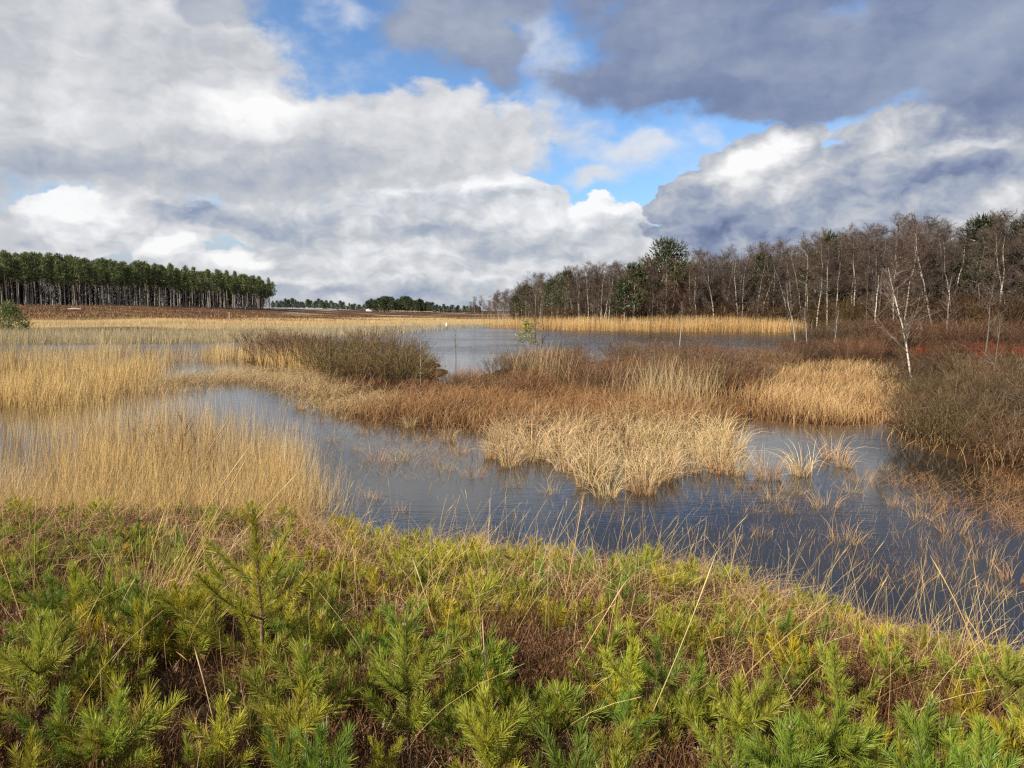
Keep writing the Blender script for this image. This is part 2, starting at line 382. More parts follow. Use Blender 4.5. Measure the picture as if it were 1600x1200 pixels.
def plain_mat(name, c, rough=0.6, metal=0.0):
    m, t = new_mat(name); tcn = t.nodes.new('ShaderNodeTexCoord'); n1 = noise(t, N(t, tcn.outputs['Object']), 6.0, 4.0)
    b = t.nodes.new('ShaderNodeBsdfPrincipled'); b.inputs['Roughness'].default_value = rough
    t.links.new(mixc(t, n1, tuple(x * 0.8 for x in c), tuple(min(x * 1.15, 1) for x in c)).s, b.inputs['Base Color'])
    o = t.nodes.new('ShaderNodeOutputMaterial'); t.links.new(b.outputs[0], o.inputs[0]); return m

M = {}
M['straw'] = plant_mat('straw', [(0.26, 0.13, 0.05), (0.36, 0.20, 0.08), (0.30, 0.19, 0.08)], [(0.52, 0.36, 0.17), (0.62, 0.46, 0.24), (0.46, 0.30, 0.13)],0.18)
M['pale'] = plant_mat('pale_sedge', [(0.30, 0.15, 0.055), (0.40, 0.23, 0.09), (0.34, 0.22, 0.10)], [(0.62, 0.47, 0.25), (0.70, 0.56, 0.33), (0.54, 0.38, 0.18)],0.18)
M['gold'] = plant_mat('golden_reed', [(0.20, 0.11, 0.045), (0.36, 0.22, 0.085), (0.44, 0.28, 0.11), (0.30, 0.18, 0.07)], [(0.30, 0.18, 0.08), (0.52, 0.35, 0.15), (0.62, 0.45, 0.21), (0.46, 0.31, 0.14)],0.18)
M['beige'] = plant_mat('beige_reed', [(0.34, 0.25, 0.14), (0.42, 0.32, 0.19)], [(0.46, 0.36, 0.22), (0.54, 0.43, 0.27)], 0.25)
M['rust'] = plant_mat('rusty_sedge', [(0.24, 0.11, 0.035), (0.32, 0.16, 0.055), (0.27, 0.16, 0.065)], [(0.44, 0.27, 0.12), (0.56, 0.37, 0.17), (0.40, 0.22, 0.085), (0.60, 0.44, 0.24)],0.18)
M['stalk'] = plant_mat('dry_stalk', [(0.32, 0.18, 0.06), (0.44, 0.27, 0.10)], [(0.54, 0.39, 0.18), (0.64, 0.50, 0.26), (0.50, 0.32, 0.13)], 0.2)
M['heather'] = plant_mat('heather_twig', [(0.05, 0.022, 0.011), (0.085, 0.04, 0.018), (0.13, 0.068, 0.03)], [(0.14, 0.06, 0.026), (0.21, 0.105, 0.045), (0.28, 0.165, 0.075)], 0.15)
M['bell'] = plant_mat('heather_dry_bell', [(0.30, 0.18, 0.11), (0.22, 0.11, 0.065)], [(0.36, 0.23, 0.15), (0.26, 0.14, 0.08)], 0.3)
M['gale'] = plant_mat('shrub_twig', [(0.085, 0.058, 0.038), (0.13, 0.085, 0.052), (0.105, 0.08, 0.05)], [(0.19, 0.12, 0.075), (0.26, 0.17, 0.105), (0.16, 0.115, 0.075), (0.33, 0.24, 0.15)], 0.1, 0.02, 0.22, True)
M['twig'] = plant_mat('birch_twig', [(0.058, 0.047, 0.038), (0.08, 0.062, 0.05)], [(0.105, 0.082, 0.07), (0.17, 0.132, 0.115)], 0.1, 0.02, 0.18, True)
M['needle'] = plant_mat('young_pine_needle', [(0.14, 0.175, 0.026), (0.19, 0.215, 0.032), (0.25, 0.25, 0.04)], [(0.32, 0.35, 0.055), (0.43, 0.43, 0.08), (0.55, 0.51, 0.12)], 0.30, 0.03, 0.22, True)
M['pine'] = plant_mat('old_pine_needle', [(0.045, 0.065, 0.025), (0.065, 0.09, 0.032)], [(0.10, 0.13, 0.05), (0.16, 0.18, 0.075)], 0.25, 0.03, 0.2, True)
M['birchbark'] = bark_mat('birch_bark', (0.46, 0.43, 0.38), (0.28, 0.25, 0.21), (0.05, 0.042, 0.036), (0.6, 0.6, 2.2), 0.50)
M['greybark'] = bark_mat('grey_bark', (0.15, 0.13, 0.11), (0.09, 0.075, 0.062), (0.05, 0.04, 0.035), (1, 1, 0.5), 0.6)
M['limb'] = bark_mat('limb_bark', (0.15, 0.12, 0.10), (0.09, 0.07, 0.06), (0.06, 0.045, 0.04), (1, 1, 1), 0.6)
M['pinebark'] = bark_mat('pine_bark', (0.42, 0.35, 0.28), (0.30, 0.24, 0.19), (0.14, 0.11, 0.085), (2, 2, 0.35), 0.58)
M['redbark'] = bark_mat('young_pine_bark', (0.20, 0.135, 0.085), (0.14, 0.10, 0.07), (0.27, 0.2, 0.14), (14, 14, 8), 0.56)
M['white'] = plain_mat('white_paint', (0.75, 0.74, 0.71)); M['wood'] = plain_mat('weathered_wood', (0.34, 0.29, 0.23), 0.8)
M['darkwood'] = plain_mat('wet_wood', (0.08, 0.065, 0.05), 0.7); M['glass'] = plain_mat('dark_glass', (0.03, 0.035, 0.04), 0.15); M['rubber'] = plain_mat('rubber', (0.03, 0.03, 0.03), 0.8)

# ------------------------------------------------------------------ land and water
bank_shore = poly([(-500, 830), (-80, 830), (120, 839), (260, 841), (400, 834), (480, 830), (540, 844), (600, 868), (670, 884), (730, 897), (800, 901), (900, 916), (980, 921), (1060, 925), (1130, 938), (1200, 959), (1270, 986), (1330, 1013), (1390, 1030), (1450, 1055), (1520, 1076), (1600, 1099), (1720, 1129), (1900, 1186)])
BANK = np.concatenate([np.array([[-60.0, 14.0]]), bank_shore, np.array([[14.0, 3.0], [40.0, -10.0], [40.0, -60.0], [-60.0, -60.0]])])
I1 = poly([(380, 560), (470, 553), (600, 556), (680, 566), (700, 590), (680, 612), (640, 624), (560, 620), (520, 628), (480, 606), (420, 576)])
I2 = poly([(545, 640), (620, 618), (720, 592), (800, 576), (960, 562), (1120, 558), (1260, 556), (1420, 560), (1420, 620), (1390, 652), (1300, 664), (1200, 656), (1130, 668), (1050, 700), (960, 710), (860, 690), (760, 672), (660, 664), (580, 656)])
I3 = poly([(1395, 640), (1405, 690), (1450, 712), (1520, 728), (1620, 764), (1760, 800), (2100, 800), (2200, 560), (1700, 548), (1400, 556)])
FARL = np.concatenate([poly([(-900, 521), (-80, 520), (300, 517), (480, 514), (600, 510), (690, 508), (760, 507), (850, 511), (1000, 513), (1240, 516), (1290, 520), (1320, 528), (1420, 540), (1700, 548), (2600, 556)]), np.array([[900.0, 100.0], [4500.0, 4500.0], [-4500.0, 4500.0], [-4500.0, 100.0]])])
def ground(P):
    P = np.asarray(P, float).reshape(-1, 2)
    z = np.full(len(P), -0.4) + (vnoise(P, 3.0, 1) - 0.5) * 0.1
    d = sdf(P, BANK)
    zb = np.where(d > 0, 0.10 * sstep(d, 0, 0.4) + 1.32 * (1 - np.exp(-np.maximum(d, 0) / 3.4)), np.maximum(-0.4, d * 0.35))
    zb = zb + np.where(d > 0, ((vnoise(P, 1.1, 2) - 0.5) * 0.16 + (vnoise(P, 0.4, 3) - 0.5) * 0.07) * sstep(d, 0, 1.2), 0)
    z = np.maximum(z, zb)
    for k_, I in enumerate((I1, I2, I3)):
        d = sdf(P, I) + (vnoise(P, 1.6, 5 + k_) - 0.5) * 1.2
        z = np.maximum(z, np.where(d > 0, 0.05 + 0.16 * sstep(d, 0, 3) + (vnoise(P, 1.3, 9) - 0.5) * 0.08, np.maximum(-0.4, d * 0.25)))
    d = sdf(P, FARL) + (vnoise(P, 9.0, 12) - 0.5) * 5
    az = np.degrees(np.arctan2(P[:, 0], np.maximum(P[:, 1], 1e-3)))
    sl = np.interp(az, [-40, -33, -24, -17, -12, -5, 5, 40], [0.038, 0.036, 0.027, 0.0155, 0.008, 0.0045, 0.003, 0.004])
    zf = 0.05 + 0.3 * sstep(d, 0, 8) + np.minimum(np.maximum(d, 0) * sl, 5.0) + (vnoise(P, 14.0, 13) - 0.5) * 0.5 * sstep(d, 4, 40)
    z = np.where(d > 0, np.maximum(z, zf), z)
    return z
def far_d(P): return sdf(np.asarray(P, float).reshape(-1, 2), FARL)

rad = np.concatenate([[0.3], np.geomspace(0.8, 16, 90), np.geomspace(16.5, 160, 120), np.geomspace(163, 700, 60), np.geomspace(740, 4000, 14)])
azs = np.concatenate([np.linspace(-50, 50, 300), np.linspace(54, 306, 50)])
A_, R_ = np.meshgrid(np.radians(azs), rad, indexing='ij')
GP = np.stack([np.sin(A_) * R_, np.cos(A_) * R_], -1).reshape(-1, 2)
gz = ground(GP)
na, nr = len(azs), len(rad)
ii, jj = np.meshgrid(np.arange(na), np.arange(nr - 1), indexing='ij'); i2 = (ii + 1) % na
tm = MB(); tm.add(np.concatenate([GP, gz[:, None]], 1), np.stack([ii * nr + jj, ii * nr + jj + 1, i2 * nr + jj + 1, i2 * nr + jj], -1), 0, 0, 0, True)
fd = far_d(GP) + (vnoise(GP, 22.0, 21) - 0.5) * 14
azd = np.degrees(np.arctan2(GP[:, 0], np.maximum(GP[:, 1], 1e-3)))
gold_w = np.interp(azd, [-40, -33, -17, -8, 2, 6], [30, 32, 60, 105, 60, 5])
# what grows or lies where: r = grass litter, g = heather, b = bare sand
wG = sstep(fd, 0, 3) * (1 - sstep(fd, gold_w - 5, gold_w + 5)); wH = sstep(fd, gold_w - 5, gold_w + 5)
wS = wH * sstep(vnoise(np.stack([GP[:, 0] * 0.25, GP[:, 1]], -1), 11.0, 23), 0.72, 0.80) * sstep(azd, -19, -14) * (1 - sstep(azd, 3, 6))
wB = sstep(sdf(GP, BANK), -0.1, 0.5)
m, t = new_mat('ground'); ac = t.nodes.new('ShaderNodeVertexColor'); ac.layer_name = 'cover'
sp = t.nodes.new('ShaderNodeSeparateColor'); t.links.new(ac.outputs[0], sp.inputs[0])
geo = t.nodes.new('ShaderNodeNewGeometry'); pos = N(t, geo.outputs['Position'])
n1, n2, n3 = noise(t, pos, 0.12, 4.0), noise(t, pos, 1.6, 5.0, 0.6), noise(t, pos, 14.0, 4.0, 0.6)
peat = mixc(t, n3, (0.022, 0.015, 0.010), (0.085, 0.05, 0.028))
lit = mixc(t, n2.ss(0.35, 0.65), (0.05, 0.028, 0.018), (0.15, 0.09, 0.05))
gr = mixc(t, n1, (0.40, 0.28, 0.13), (0.52, 0.39, 0.20))
he = mixc(t, (n1 * 0.7 + n2 * 0.3).ss(0.35, 0.65), (0.062, 0.032, 0.026), (0.135, 0.078, 0.052))
he = mixc(t, noise(t, pos, 0.05, 3.0).ss(0.55, 0.68), he, (0.11, 0.10, 0.045))
sa = mixc(t, n2, (0.40, 0.33, 0.22), (0.55, 0.47, 0.34))
c = mixc(t, N(t, ac.outputs['Alpha']), peat, lit)
for i_, x in enumerate((gr, he, sa)): c = mixc(t, N(t, sp.outputs[i_]), c, x)
d = t.nodes.new('ShaderNodeBsdfDiffuse'); t.links.new(c.s, d.inputs[0])
bp = t.nodes.new('ShaderNodeBump'); bp.inputs['Strength'].default_value = 0.6; bp.inputs['Distance'].default_value = 0.05
t.links.new(n3.s, bp.inputs['Height']); t.links.new(bp.outputs[0], d.inputs['Normal'])
o = t.nodes.new('ShaderNodeOutputMaterial'); t.links.new(d.outputs[0], o.inputs[0])
terrain = tm.build('ground', m); tag(terrain, 'peaty ground of the bank, islands and heath', 'ground', kind='structure')
ca = terrain.data.color_attributes.new('cover', 'FLOAT_COLOR', 'POINT')
ca.data.foreach_set('color', np.stack([wG, wH, wS, wB], -1).astype(np.float32).ravel())

m, t = new_mat('marsh_water')
geo = t.nodes.new('ShaderNodeNewGeometry'); pos = N(t, geo.outputs['Position'])
mp = t.nodes.new('ShaderNodeMapping'); t.links.new(pos.s, mp.inputs[0]); mp.inputs['Scale'].default_value = (0.8, 2.2, 1.0); mp.inputs['Rotation'].default_value = (0, 0, R(10))
rip = noise(t, N(t, mp.outputs[0]), 6.5, 3.0, 0.5) + noise(t, N(t, mp.outputs[0]), 1.3, 2.0, 0.5) * 1.6
patch = noise(t, pos, 0.11, 3.0).ss(0.38, 0.62)
py_ = t.nodes.new('ShaderNodeSeparateXYZ'); t.links.new(pos.s, py_.inputs[0]); lake = N(t, py_.outputs[1]).ss(38, 70)   # the open lake is ruffled by the wind, the sheltered pools are calm
b = t.nodes.new('ShaderNodeBsdfPrincipled'); b.inputs['Base Color'].default_value = (0.012, 0.011, 0.009, 1)
t.links.new(lake.lin(0, 1, 0.04, 0.16).s, b.inputs['Roughness']); b.inputs['IOR'].default_value = 1.40
bp = t.nodes.new('ShaderNodeBump'); t.links.new(lake.lin(0, 1, 0.0035, 0.05).s, bp.inputs['Distance'])
t.links.new(patch.lin(0, 1, 0.25, 0.75).s, bp.inputs['Strength']); t.links.new(rip.s, bp.inputs['Height']); t.links.new(bp.outputs[0], b.inputs['Normal'])
o = t.nodes.new('ShaderNodeOutputMaterial'); t.links.new(b.outputs[0], o.inputs[0])
wm = MB(); wm.add([(-400, -40, 0), (400, -40, 0), (400, 420, 0), (-400, 420, 0)], [(0, 1, 2, 3)], 0, 0)
tag(wm.build('water', m), 'dark marsh pool reaching back to the far reeds', 'water', kind='structure')

# ------------------------------------------------------------------ trees
def birch_proto(seed, H, lean=0.0, nl=28, ntw=15, forks=1, r0=0.011, white=True, tw=1.0, spread=0.34, low=0.28, trunk_mat=None, lr=0.28):
    g = np.random.default_rng(seed); root = empty('birch_tree' if white else 'bare_tree', 'bare tree', 'tree')
    tr, tg = MB(), MB(); lb = tr
    for f in range(forks):
        fa = g.random() * 6.28; fl = (0.10 + 0.10 * g.random()) * H if forks > 1 else 0
        s = np.linspace(0, 1, 12); wob = np.cumsum(g.normal(size=(12, 2)) * 0.011 * H, 0) * s[:, None]
        pts = np.stack([lean * H * s ** 1.1 + wob[:, 0] + math.cos(fa) * fl * s ** 0.8, wob[:, 1] + math.sin(fa) * fl * s ** 0.8, H * s * (1 if f == 0 else 0.8 + 0.2 * g.random())], -1)
        pts[0, 2] -= 0.2
        rad = r0 * H * (1 - s) ** 0.85 + 0.006; tr.tube(pts, rad, 6, g.random())
        n = nl // forks
        for sp_ in np.sort(low + (0.97 - low) * g.random(n) ** 0.8):
            i = sp_ * 11; i0 = int(i); p = pts[i0] * (1 - (i - i0)) + pts[min(i0 + 1, 11)] * (i - i0)
            a = g.random() * 6.283; e = R(25 + 40 * g.random()); L = (1 - sp_) * spread * H + 0.09 * H * (0.5 + g.random()) * 0.8
            D = np.array([math.cos(a) * math.cos(e), math.sin(a) * math.cos(e), math.sin(e)])
            u = np.linspace(0, 1, 5); G = np.array([0, 0, 0.25 - 0.35 * g.random()])
            q = p + L * (D * u[:, None] + G * (u ** 2)[:, None]) + np.cumsum(g.normal(size=(5, 3)) * 0.03 * L, 0) * u[:, None]
            lb.tube(q, (lr * np.interp(sp_, s, rad) + 0.004) * (1 - 0.85 * u), 4, g.random(), 1)
            m_ = max(4, int(ntw * (0.6 + L / (0.25 * H)))); v = 0.15 + 0.85 * g.random(m_)
            Q = np.stack([np.interp(v, u, q[:, k_]) for k_ in range(3)], -1)
            DD = unit(D[None] * 0.8 + g.normal(size=(m_, 3)) * 0.6 + np.array([0, 0, 0.25])); LL = (0.035 + 0.05 * g.random(m_)) * H * (1.15 - 0.6 * v)
            GG = g.normal(size=(m_, 3)) * 0.12 + np.array([0, 0, -0.12])
            tg.ribbons(Q, DD, LL, 0.0012 * H * tw, GG, 2, 0.4, g=g)
            for _ in range(3):
                u2 = 0.25 + 0.7 * g.random(m_)
                Q2 = Q + LL[:, None] * (DD * u2[:, None] + GG * (u2 ** 2)[:, None])
                tg.ribbons(Q2, DD + g.normal(size=(m_, 3)) * 0.55, LL * (0.35 + 0.35 * g.random(m_)), 0.0008 * H * tw, g.normal(size=(m_, 3)) * 0.15 + np.array([0, 0, -0.1]), 1, 0.4, g=g)
    kid(tr.build('trunk', [trunk_mat or (M['birchbark'] if white else M['greybark']), M['limb']], root), root); kid(tg.build('twigs', M['twig'], root), root)
    return root
def pine_proto(seed, H, base, rx, ncl, nn, bare=True, r0=0.011, cl=0.3, nl=0.045, name='pine_tree', wN=0.26):
    """tall pine: straight trunk, crown of needle clumps carried by limbs"""
    g = np.random.default_rng(seed); root = empty(name, 'pine', 'tree')
    tr, cr = MB(), MB(); lb = tr; s = np.linspace(0, 1, 9)
    wob = np.cumsum(g.normal(size=(9, 2)) * 0.004 * H, 0)
    pts = np.stack([wob[:, 0], wob[:, 1], H * 0.96 * s - 0.25], -1); tr.tube(pts, r0 * H * (1 - 0.85 * s), 7, g.random())
    if bare:                                          # dead snags under the crown
        for _ in range(7):
            z = H * (0.35 + 0.3 * g.random()); a = g.random() * 6.283; L = 0.04 * H
            p = np.array([np.interp(z, pts[:, 2], pts[:, 0]), np.interp(z, pts[:, 2], pts[:, 1]), z]); lb.tube([p, p + np.array([math.cos(a) * L, math.sin(a) * L, 0.01 * H])], [0.0018 * H, 0.0006 * H], 4)
    for i in range(ncl):
        f = (i + 0.5) / ncl; z = H * (base + (1 - base) * f * 0.97)
        prof = rx * (0.55 + 0.45 * math.sin(math.pi * min(f * 1.15 + 0.18, 1))) * (1 - 0.55 * f ** 3); a = i * 2.399 + g.random() * 0.8; rr = prof * (0.35 + 0.65 * math.sqrt(g.random()))
        if f > 0.94: rr *= 0.25
        c = np.array([math.cos(a) * rr + np.interp(z, pts[:, 2], pts[:, 0]), math.sin(a) * rr + np.interp(z, pts[:, 2], pts[:, 1]), z + g.normal() * 0.01 * H])
        z0 = max(z - 0.35 * rr - 0.02 * H, 0.2 * H); p0 = np.array([np.interp(z0, pts[:, 2], pts[:, 0]), np.interp(z0, pts[:, 2], pts[:, 1]), z0])
        lb.tube([p0, (p0 + c) / 2 + np.array([0, 0, -0.05 * rr]), c], [0.0032 * H, 0.0022 * H, 0.0008 * H], 4)
        cs = cl * rx * (0.75 + 0.6 * g.random()); d = unit(g.normal(size=(nn, 3))); off = d * np.array([1.25, 1.25, 0.55]) * cs * (g.random((nn, 1)) ** 0.5)
        cr.ribbons(c + off, unit(d * 0.7 + np.array([0, 0, 0.55]) + g.normal(size=(nn, 3)) * 0.25), nl * H * (0.6 + 0.7 * g.random(nn)), nl * H * wN, None, 1, 0.5, rnd=np.clip(g.random(nn) * 0.7 + 0.3 * g.random(), 0, 1), g=g)
    kid(tr.build('trunk', M['pinebark'], root), root); kid(cr.build('crown', M['pine'], root), root)
    return root
g = np.random.default_rng(11)

# the pine plantation on the rise
plant = Stock([pine_proto(100 + i, 17.0, 0.49 + 0.04 * (i % 3), 1.8, 32, 42, True, 0.0115, 0.36, 0.036, 'plantation_pine') for i in range(6)])
PLX = [-160, 0, 200, 330, 430]; PLB = [476.5, 477.5, 480.5, 484, 487.5]; PLD = [235, 250, 300, 350, 395]
cnt = 0
for row in range(6):
    px = -150 + row * 3.0
    while px < 428:
        D = np.interp(px, PLX, PLD) + row * 9 + g.normal() * 2.2
        x, y = col_at(px + g.normal() * 2.0, D)
        z = ground([[x, y]])[0]; top = np.interp(px, [-150, 0, 120, 300, 432], [390, 396, 404, 421, 438]) + np.clip(g.normal() * 5.5, -8, 10) + row * 0.5 + 2
        H = z_at(top, D) - z
        right = px > 408 and row == 0
        where = 'left end of the front row, over the small round pine' if px < 60 else ('middle of the front row' if px < 260 else 'right part of the front row')
        lab = 'tall slim pine inside the dense plantation behind its front row' if row else 'tall bare trunked plantation pine, ' + where
        plant.put(int(g.integers(6)), (float(x), float(y), float(z)), g.random() * 6.28, (H / 17.0 * (0.72 + 0.4 * g.random()),) * 2 + (H / 17.0,), lab, 'tree', 'pines of the plantation across the heath', (1.3, 1.25, 1.2))
        cnt += 1
        px += (np.interp(px, PLX, [12.5, 12.5, 9.5, 8.5, 8]) + g.normal() * 2.2) * (1.0 if row < 2 else 1.35)
print('plantation', cnt)
# what is deeper in the plantation reads as one dark mass
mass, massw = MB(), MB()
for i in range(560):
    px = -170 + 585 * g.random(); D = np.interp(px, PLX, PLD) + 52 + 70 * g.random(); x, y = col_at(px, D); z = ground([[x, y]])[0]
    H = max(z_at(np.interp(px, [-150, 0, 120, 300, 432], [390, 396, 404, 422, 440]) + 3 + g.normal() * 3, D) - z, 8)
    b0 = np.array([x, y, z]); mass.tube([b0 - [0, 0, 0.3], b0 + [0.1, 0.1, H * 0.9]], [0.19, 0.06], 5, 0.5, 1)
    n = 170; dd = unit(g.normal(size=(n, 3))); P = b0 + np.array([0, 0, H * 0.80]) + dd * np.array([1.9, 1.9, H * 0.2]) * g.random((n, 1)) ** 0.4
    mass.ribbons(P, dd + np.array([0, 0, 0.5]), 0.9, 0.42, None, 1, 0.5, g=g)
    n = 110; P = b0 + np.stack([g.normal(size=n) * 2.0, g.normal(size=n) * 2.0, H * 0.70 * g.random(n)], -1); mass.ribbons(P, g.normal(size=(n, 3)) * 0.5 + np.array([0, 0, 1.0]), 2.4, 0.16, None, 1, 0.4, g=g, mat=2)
o = mass.build('deep_plantation', [M['pine'], M['pinebark'], M['twig']]); o.color = (0.55, 0.55, 0.5, 1); tag(o, 'shade-tinted mass of pine trunks and crowns deep inside the plantation', 'forest', kind='stuff')  # tint darkens needles and fill twigs, painting in the shade under the crowns
plant.close()

# small round pine in front of the plantation, far left
sp_ = Stock([pine_proto(140, 4.6, 0.12, 2.6, 40, 70, False, 0.02, 0.30, 0.075, 'small_pine')])
x, y = col_at(16, 112); sp_.put(0, (float(x), float(y), ground([[x, y]])[0]), 0.6, 1.0, 'small bushy pine with low limbs standing alone at the left edge before the heath', 'tree', None, (1.5, 1.45, 1.2))

# the far woods on the horizon
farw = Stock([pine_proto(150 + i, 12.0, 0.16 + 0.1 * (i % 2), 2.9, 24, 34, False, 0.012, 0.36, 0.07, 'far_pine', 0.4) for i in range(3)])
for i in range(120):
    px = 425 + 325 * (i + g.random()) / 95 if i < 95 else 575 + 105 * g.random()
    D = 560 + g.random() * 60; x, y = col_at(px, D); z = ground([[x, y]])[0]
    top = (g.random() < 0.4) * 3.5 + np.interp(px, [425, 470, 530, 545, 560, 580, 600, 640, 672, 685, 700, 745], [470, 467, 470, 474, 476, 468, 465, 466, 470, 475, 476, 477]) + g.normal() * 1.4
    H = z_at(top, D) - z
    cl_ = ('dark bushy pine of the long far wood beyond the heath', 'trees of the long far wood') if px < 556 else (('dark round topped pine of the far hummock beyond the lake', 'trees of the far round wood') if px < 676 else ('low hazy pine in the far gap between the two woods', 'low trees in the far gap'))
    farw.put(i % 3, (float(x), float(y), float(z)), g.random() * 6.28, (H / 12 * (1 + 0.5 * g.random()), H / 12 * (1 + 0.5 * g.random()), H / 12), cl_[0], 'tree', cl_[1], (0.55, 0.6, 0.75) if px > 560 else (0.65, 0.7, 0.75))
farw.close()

# bare birch wood on the right
wood = Stock([birch_proto(200 + i, 13.0, 0.05 * (i % 3 - 1), 40, 22, 1 + (i % 3 == 2), 0.0078, i % 2 == 0, 1.5, 0.25, 0.22) for i in range(8)])
wpine = Stock([pine_proto(230 + i, 12.0, 0.36, 3.1, 30, 60, False, 0.012, 0.30, 0.045, 'wood_pine') for i in range(3)] + [pine_proto(236, 12.0, 0.45, 4.0, 34, 80, False, 0.012, 0.27, 0.042, 'wood_pine')])
WX = [735, 800, 860, 900, 1000, 1240, 1300, 1400, 1600, 1760]; WD = [250, 225, 180, 158, 142, 134, 122, 108, 92, 84]
TX = [735, 770, 800, 830, 880, 940, 1000, 1080, 1200, 1300, 1400, 1500, 1600, 1760]; TY = [466, 462, 450, 436, 425, 414, 408, 398, 386, 364, 348, 350, 338, 330]
n_w = 0
for row in range(6):
    px = 738 + row * 5
    while px < 1720:
        D = np.interp(px, WX, WD) + row * 5.5 + g.normal() * 1.8; x, y = col_at(px + g.normal() * 4, D); z = ground([[x, y]])[0]
        top = np.interp(px, TX, TY); H = (z_at(top, D) - z) * (0.80 + 0.24 * g.random())
        v = g.random(); tint = (1.0, 0.95, 0.95) if v < 0.4 else ((1.1, 1.0, 0.9) if v < 0.75 else (0.9, 0.92, 0.98))
        if 985 < px < 1010 or 1060 < px < 1075: tint = (1.6, 1.05, 0.8)
        part = 'thin far end' if px < 800 else ('stretch left of the tallest pine' if px < 1010 else ('stretch behind the reeds' if px < 1240 else 'tall right end'))
        dep = 'front' if row < 2 else 'depth'
        wood.put(int(g.integers(4)) * 2 if row < 2 and g.random() < 0.5 else int(g.integers(8)), (float(x), float(y), float(z)), g.random() * 6.28, H / 13.0 * np.array([1.15, 1.15, 1.0]), f'bare purple brown birch in the {dep} of the wood, {part}', 'tree', 'bare birches of the wood, ' + part, tint, (g.normal() * 0.035, g.normal() * 0.035))
        n_w += 1; px += (np.interp(px, [735, 860, 1300, 1700], [12, 15, 19, 26]) + g.normal() * 3) * (1.05 if row < 2 else 1.35)
print('birches', n_w)
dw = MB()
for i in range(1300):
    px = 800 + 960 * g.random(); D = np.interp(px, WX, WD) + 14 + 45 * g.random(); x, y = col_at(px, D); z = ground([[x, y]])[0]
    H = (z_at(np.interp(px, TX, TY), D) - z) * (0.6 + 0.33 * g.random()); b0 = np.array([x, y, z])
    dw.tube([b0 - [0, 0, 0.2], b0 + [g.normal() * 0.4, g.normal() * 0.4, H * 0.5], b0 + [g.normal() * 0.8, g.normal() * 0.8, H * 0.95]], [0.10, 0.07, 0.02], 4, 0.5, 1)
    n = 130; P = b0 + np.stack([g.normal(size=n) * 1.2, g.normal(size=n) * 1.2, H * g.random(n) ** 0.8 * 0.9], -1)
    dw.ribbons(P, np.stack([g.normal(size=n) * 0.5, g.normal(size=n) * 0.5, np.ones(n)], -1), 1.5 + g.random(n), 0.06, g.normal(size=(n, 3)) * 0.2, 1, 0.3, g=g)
o = dw.build('deep_wood', [M['twig'], M['limb']]); o.color = (0.5, 0.5, 0.48, 1); tag(o, 'shade-tinted tangle of stems and twigs deep inside the birch wood', 'forest', kind='stuff')  # darker twig tint puts the shade of the wood's interior into the colour
for i, (px, top, dD, lab, rz) in enumerate([(1040, 376, 3, 'tallest dark pine standing up above the bare birches', 0.3), (990, 412, -2, 'dark pine just left of the tallest pine in the birch wood', 1.3), (975, 438, -4, 'lower dark pine at the foot of the tallest pine', 2.0), (822, 446, -4, 'dense dark pine at the left end of the birch wood', 0.5), (806, 462, -5, 'small dark pine at the lake end of the birch wood', 4.0),
        (862, 436, 2, 'green topped pine behind the bare trees left in the wood', 2.5), (885, 424, 3, 'pine with two points at the crest left in the wood', 3.3), (1192, 398, 4, 'dark pine crest in the middle of the birch wood', 1.1), (1290, 368, 6, 'dark pine top leaning out of the wood crest', 5.0), (1530, 340, 6, 'broad dark pine at the high right end of the wood', 3.7), (1590, 346, 6, 'dark pine at the right edge behind the tall birches', 0.9)]):
    D = np.interp(px, WX, WD) + dD; x, y = col_at(px, D); z = ground([[x, y]])[0]; H = z_at(top, D) - z
    wpine.put(3 if i == 0 else i % 3, (float(x), float(y), float(z)), rz, H / 12.0, lab, 'tree', None, (0.72, 0.72, 0.74) if i == 0 else (0.55, 0.56, 0.58) if i in (1, 5, 6) else (0.45, 0.45, 0.47))
wood.close(); wpine.close()

# ------------------------------------------------------------------ twiggy shrubs
def shrub_proto(seed, H, W, ns, nt, name='marsh_shrub', wd=0.006, mat='gale'):
    g = np.random.default_rng(seed); root = empty(name, 'shrub', 'shrub'); st, tw = MB(), MB()
    a = g.random(ns) * 6.283; rr = np.sqrt(g.random(ns)); P = np.stack([np.cos(a) * rr * W * 0.26, np.sin(a) * rr * W * 0.26, np.full(ns, -0.08)], -1)
    D = np.stack([np.cos(a) * rr * W * 0.42, np.sin(a) * rr * W * 0.42, np.full(ns, H) * (0.95 - 0.25 * rr)], -1); L = np.linalg.norm(D, axis=1) * (0.8 + 0.35 * g.random(ns)); D = unit(D + g.normal(size=(ns, 3)) * 0.1 * H)
    G = np.stack([np.cos(a), np.sin(a), np.zeros(ns)], -1) * (0.06 * g.random((ns, 1))); st.ribbons(P, D, L, wd * 1.5, G, 3, 0.35, g=g)
    for _ in range(nt):
        u = 0.3 + 0.7 * g.random(ns); Q = P + L[:, None] * (D * u[:, None] + G * (u ** 2)[:, None])
        DD = unit(D * 0.8 + g.normal(size=(ns, 3)) * 0.5 + np.array([0, 0, 0.25])); LL = H * (0.10 + 0.17 * g.random(ns)); tw.ribbons(Q, DD, LL, wd, g.normal(size=(ns, 3)) * 0.1, 1, 0.4, g=g)
        Q2 = Q + DD * LL[:, None] * 0.5; tw.ribbons(Q2, DD + g.normal(size=(ns, 3)) * 0.5, LL * 0.6, wd * 0.8, None, 1, 0.4, g=g)
    kid(st.build('stems', M[mat], root), root); kid(tw.build('twigs', M[mat], root), root); return root
rb = False
under = Stock([shrub_proto(300 + i, 4.0, 4.5, 60, 9, 'thicket_shrub', 0.035) for i in range(3)])
